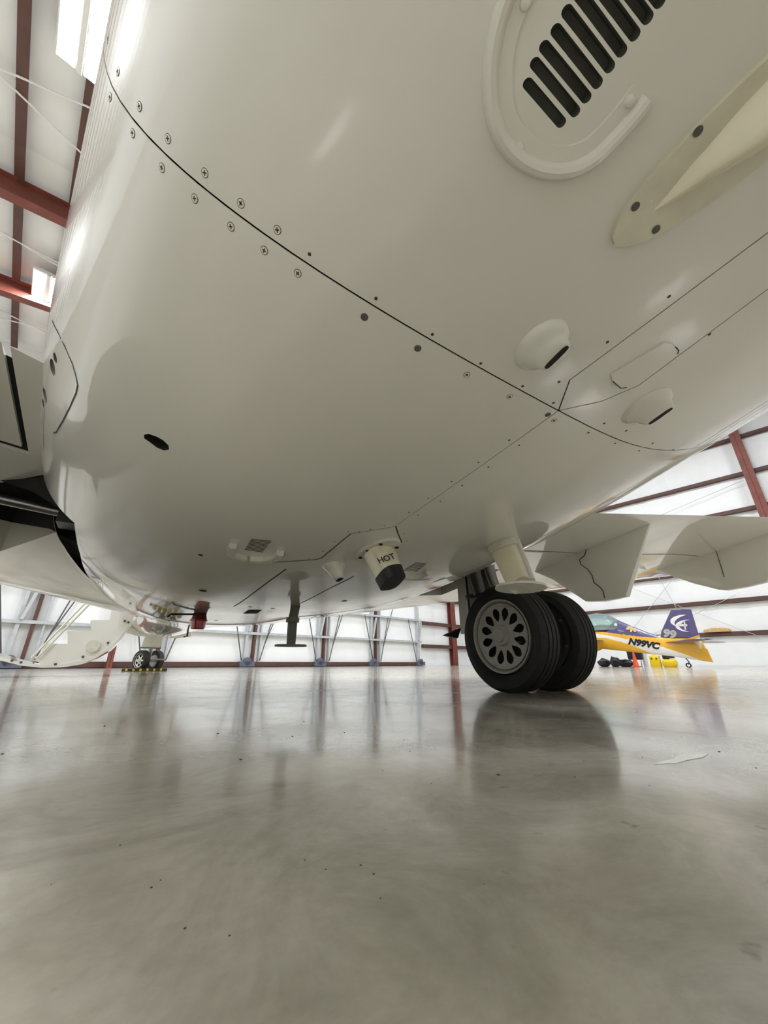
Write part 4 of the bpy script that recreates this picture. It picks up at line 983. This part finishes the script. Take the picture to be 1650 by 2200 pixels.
# tail wheel and spring, main gear, wing, propeller
y, z = ayz(1160, 722); y2, z2 = ayz(1215, 790); y3, z3 = ayz(1207, 820)
mb = MB(); mb.tube([(AX, y, z), (AX, y2, z2 + .02), (AX, y3, .11)], .02, 8); TWL = mb.build('tail_spring', DSTEEL, AP)
mb = MB(); tire(mb, (AX, y3, .085), (1, 0, 0), .085, .05, .05, 24, 0); flatten(mb); mb.build('tail_wheel', RUBBER, TWL)
yw = ycan + 1.3
for s in (-1, 1):
    mb = MB(); rings = []
    for u, c, th in ((.2, 1.5, .11), (2.6, 1.15, .08), (3.75, .85, .05)):
        rings.append([(AX + s * u, yw + c * (a - .5), .98 + th * b) for a, b in ((0, 0), (.4, .6), (.75, 1), (.95, .55), (1, 0), (.95, -.55), (.75, -1), (.4, -.6))])
    mb.loft(rings, True); mb.build('wing', PURPLE, AP, ang=40)
    mb = MB(); mb.tube([(AX + s * .3, yw + .5, .6), (AX + s * .75, yw + .55, .25)], .035, 8); lg = mb.build('gear_leg', PWHITE, AP)
    mb = MB(); tire(mb, (AX + s * .8, yw + .55, .17), (1, 0, 0), .17, .12, .08, 24, 0); flatten(mb); mb.build('wheel', RUBBER, lg)
mb = MB(); mb.lathe([(.001, .30), (.08, .22), (.15, .1), (.18, 0), (.001, 0)], (AX, yend, .90), (0, 1, 0), 20); SPN = mb.build('spinner', PURPLE, AP)
for k in range(3):
    a = 2 * PI * k / 3 + .5; c = Vector((AX, yend + .1, .90)); d_ = Vector((math.cos(a), 0, math.sin(a))); MB().bar(c + d_ * .1, c + d_ * .98 if k else c + d_ * .7, .12, .02, up=(0, 1, 0)).build('propeller_blade', BLACK, SPN, smooth=False)

# ================================================================== clutter along the right wall
def on_floor(px, X): q = hX((px, 1432), X); return q[1]
def bag(px, X, w, d_, h_, seed, label):
    y = on_floor(px, X); rnd = random.Random(seed); bm = bmesh.new(); bmesh.ops.create_icosphere(bm, subdivisions=3, radius=1)
    for v in bm.verts:
        n = v.co.normalized(); k = 1 + .09 * math.sin(5 * n.x + seed) * math.cos(4 * n.y - seed) + .07 * math.sin(7 * n.z + 3 * n.x + seed) + rnd.uniform(-.03, .03)
        v.co = Vector((n.x * d_ * .5 * k, n.y * w * .5 * k, max(0.0, h_ * .42 * (1 + n.z * k)) if n.z > -.9 else 0)); v.co.z = max(0, v.co.z - .05 * h_)
    top = max(bm.verts, key=lambda v: v.co.z); top.co.z += .06 * h_
    me = bpy.data.meshes.new('trash_bag'); bm.to_mesh(me); bm.free(); me.materials.append(BAG); me.polygons.foreach_set('use_smooth', [True] * len(me.polygons))
    o = bpy.data.objects.new('trash_bag', me); COL.objects.link(o); o.location = to_w((X, y, 0)); o.rotation_euler = (0, 0, HA)
    return put(o, label, 'bag', 'black bags along the hangar wall')
bag(1300, 21.0, .56, .5, .44, 1, 'black plastic bag on the floor right beside the big tire')
bag(1324, 21.9, .48, .4, .54, 2, 'tall grey-black plastic bag in the middle of the three bags')
bag(1346, 20.9, .66, .45, .40, 3, 'low black plastic bag on the floor next to the orange cone')
y = on_floor(1367, 20.2); CN = hempty('traffic_cone', (20.2, y, 0), 'faded orange traffic cone under the small airplane', 'cone')
MB().lathe([(.12, .03), (.11, .05), (.03, .60), (.001, .61)], (20.2, y, 0), (0, 0, 1), 20).build('cone_body', ORANGE, CN); MB().box((20.04, y - .15, 0), (20.36, y + .15, .03)).build('cone_base', ORANGE, CN, smooth=False)
y = on_floor(1370, 22.0); TC = hempty('equipment_case', (22.0, y, 0), 'black soft equipment case on thin legs behind the orange cone', 'case')
mb = MB(); mb.loft([ell(Vector((22.0, y, z)), a, .25, Vector((0, 1, 0)), Vector((1, 0, 0)), 20, .5) for z, a in ((.30, .26), (.34, .30), (.68, .31), (.76, .26))], True); mb.build('case_body', BLACK, TC)
for dy in (-.22, -.05, .08, .22): MB().cyl((22.0 - .15, y + dy, 0), (22.0 - .12, y + dy * 1.1, .32), .015, n=6).build('leg', DSTEEL, TC)
y = on_floor(1389, 22.5); WB = hempty('white_bin', (22.5, y, 0), 'plain white bin standing by the wall beside the black case', 'bin')
MB().lathe([(.09, 0), (.11, .55), (.12, .55), (.12, .59), (.001, .59)], (22.5, y, 0), (0, 0, 1), 20).build('bin_body', WHITE, WB); MB().lathe([(.125, .585), (.125, .61), (.001, .63)], (22.5, y, 0), (0, 0, 1), 20).build('lid', WHITE, WB)
y = on_floor(1411, 20.5); YC = hempty('yellow_case', (20.5, y, 0), 'upright bright yellow plastic case below the registration letters', 'case')
mb = MB(); mb.loft([ell(Vector((20.5, y, z)), a, b, Vector((0, 1, 0)), Vector((1, 0, 0)), 24, .35) for z, a, b in ((.0, .18, .13), (.02, .19, .14), (.42, .185, .14), (.45, .175, .12))], True); mb.build('case_body', YELLOW, YC)
MB().tube([(20.5, y - .08, .44), (20.5, y - .08, .49), (20.5, y + .08, .49), (20.5, y + .08, .44)], .02, 8).build('handle', YELLOW, YC)
for dy in (-.09, .09): MB().box((20.345, y + dy - .03, .30), (20.362, y + dy + .03, .37)).build('latch', DSTEEL, YC, smooth=False)
y = on_floor(1441, 20.5); YP = hempty('yellow_compressor', (20.5, y, 0), 'low rounded yellow pump with a black hose heaped on top', 'pump')
mb = MB(); mb.loft([ell(Vector((20.5, y, z)), a, b, Vector((0, 1, 0)), Vector((1, 0, 0)), 24, .6) for z, a, b in ((.0, .20, .14), (.06, .26, .18), (.20, .27, .20), (.28, .23, .17), (.31, .16, .12))], True); mb.build('pump_body', YELLOW, YP)
mb = MB(); mb.tube([(20.5 + .13 * math.cos(t), y + .20 * math.sin(t), .33 + .009 * t) for t in (i * .4 for i in range(40))], .028, 8); mb.build('hose', BLACK, YP)
q = hX((1541, 1357), 25.85); mb = MB(); mb.loft([ell(Vector((25.86, q[1], z)), a, .085, Vector((0, 1, 0)), Vector((1, 0, 0)), 20, .7) for z, a in ((1.602, .50), (1.66, .56), (1.74, .50), (1.79, .22))], True)
o = mb.build('tan_sack', TAN, None, origin=np.array([25.86, q[1], 1.602])); o.location = to_w((25.86, q[1], 1.602)); o.rotation_euler = (0, 0, HA); put(o, 'small tan cloth sack lying on a wall girt behind the tail', 'sack')

# ================================================================== marks on the floor
pts = [(1405, 1643), (1425, 1636), (1448, 1631), (1462, 1622), (1490, 1622), (1522, 1620), (1510, 1628), (1480, 1633), (1455, 1640), (1430, 1641)]
P = [atZ(p, .0) for p in pts]; c = np.mean(P, 0); mb = MB(); mb.prism([(p[0], p[1], .0002) for p in P], (0, 0, .0008)); o = mb.build('paint_flake', mat('white_flake', (.93, .93, .91), .6), None, origin=np.array([c[0], c[1], 0.0])); put(o, 'ragged white paint flake on the concrete right of the tires', 'paint flake')
mb = MB(); rnd = random.Random(3)
dots = [(517, 1632, 6), (1070, 1665, 9), (1545, 1615, 6), (653, 1550, 4), (628, 1582, 4), (740, 1574, 4), (468, 1576, 5), (225, 1560, 4), (880, 1614, 3), (822, 1656, 3), (926, 1683, 3), (1380, 1628, 4), (1624, 1650, 4), (1235, 1670, 5), (1368, 1530, 4), (775, 1859, 4), (803, 1878, 4), (700, 1868, 3), (817, 1930, 3), (397, 1995, 4), (493, 2010, 3), (345, 1891, 3), (258, 1816, 3), (1040, 1900, 2), (655, 1848, 3), (325, 1907, 4), (5, 1620, 5), (1395, 1688, 3), (868, 1590, 3), (110, 1900, 2)]
for px, py, s in dots:
    q = atZ((px, py), 0); k = q[1] + q[0] * .4 + .3; r = s * k / 820 * .26; n = 6; a0 = rnd.random() * 6
    base = [(q[0] + r * (1 + .5 * rnd.random()) * math.cos(a0 + 2*PI*i/n), q[1] + r * (1 + .5 * rnd.random()) * math.sin(a0 + 2*PI*i/n), 0) for i in range(n)]
    mb.loft([base, [(q[0] + (x - q[0]) * .6, q[1] + (y_ - q[1]) * .6, r * .5) for x, y_, _ in base]], True)
o = mb.build('floor_debris', mat('dirt_crumbs', (.06, .05, .04), .9), None); put(o, 'small dark crumbs of dirt scattered over the polished concrete', 'debris', kind='stuff')
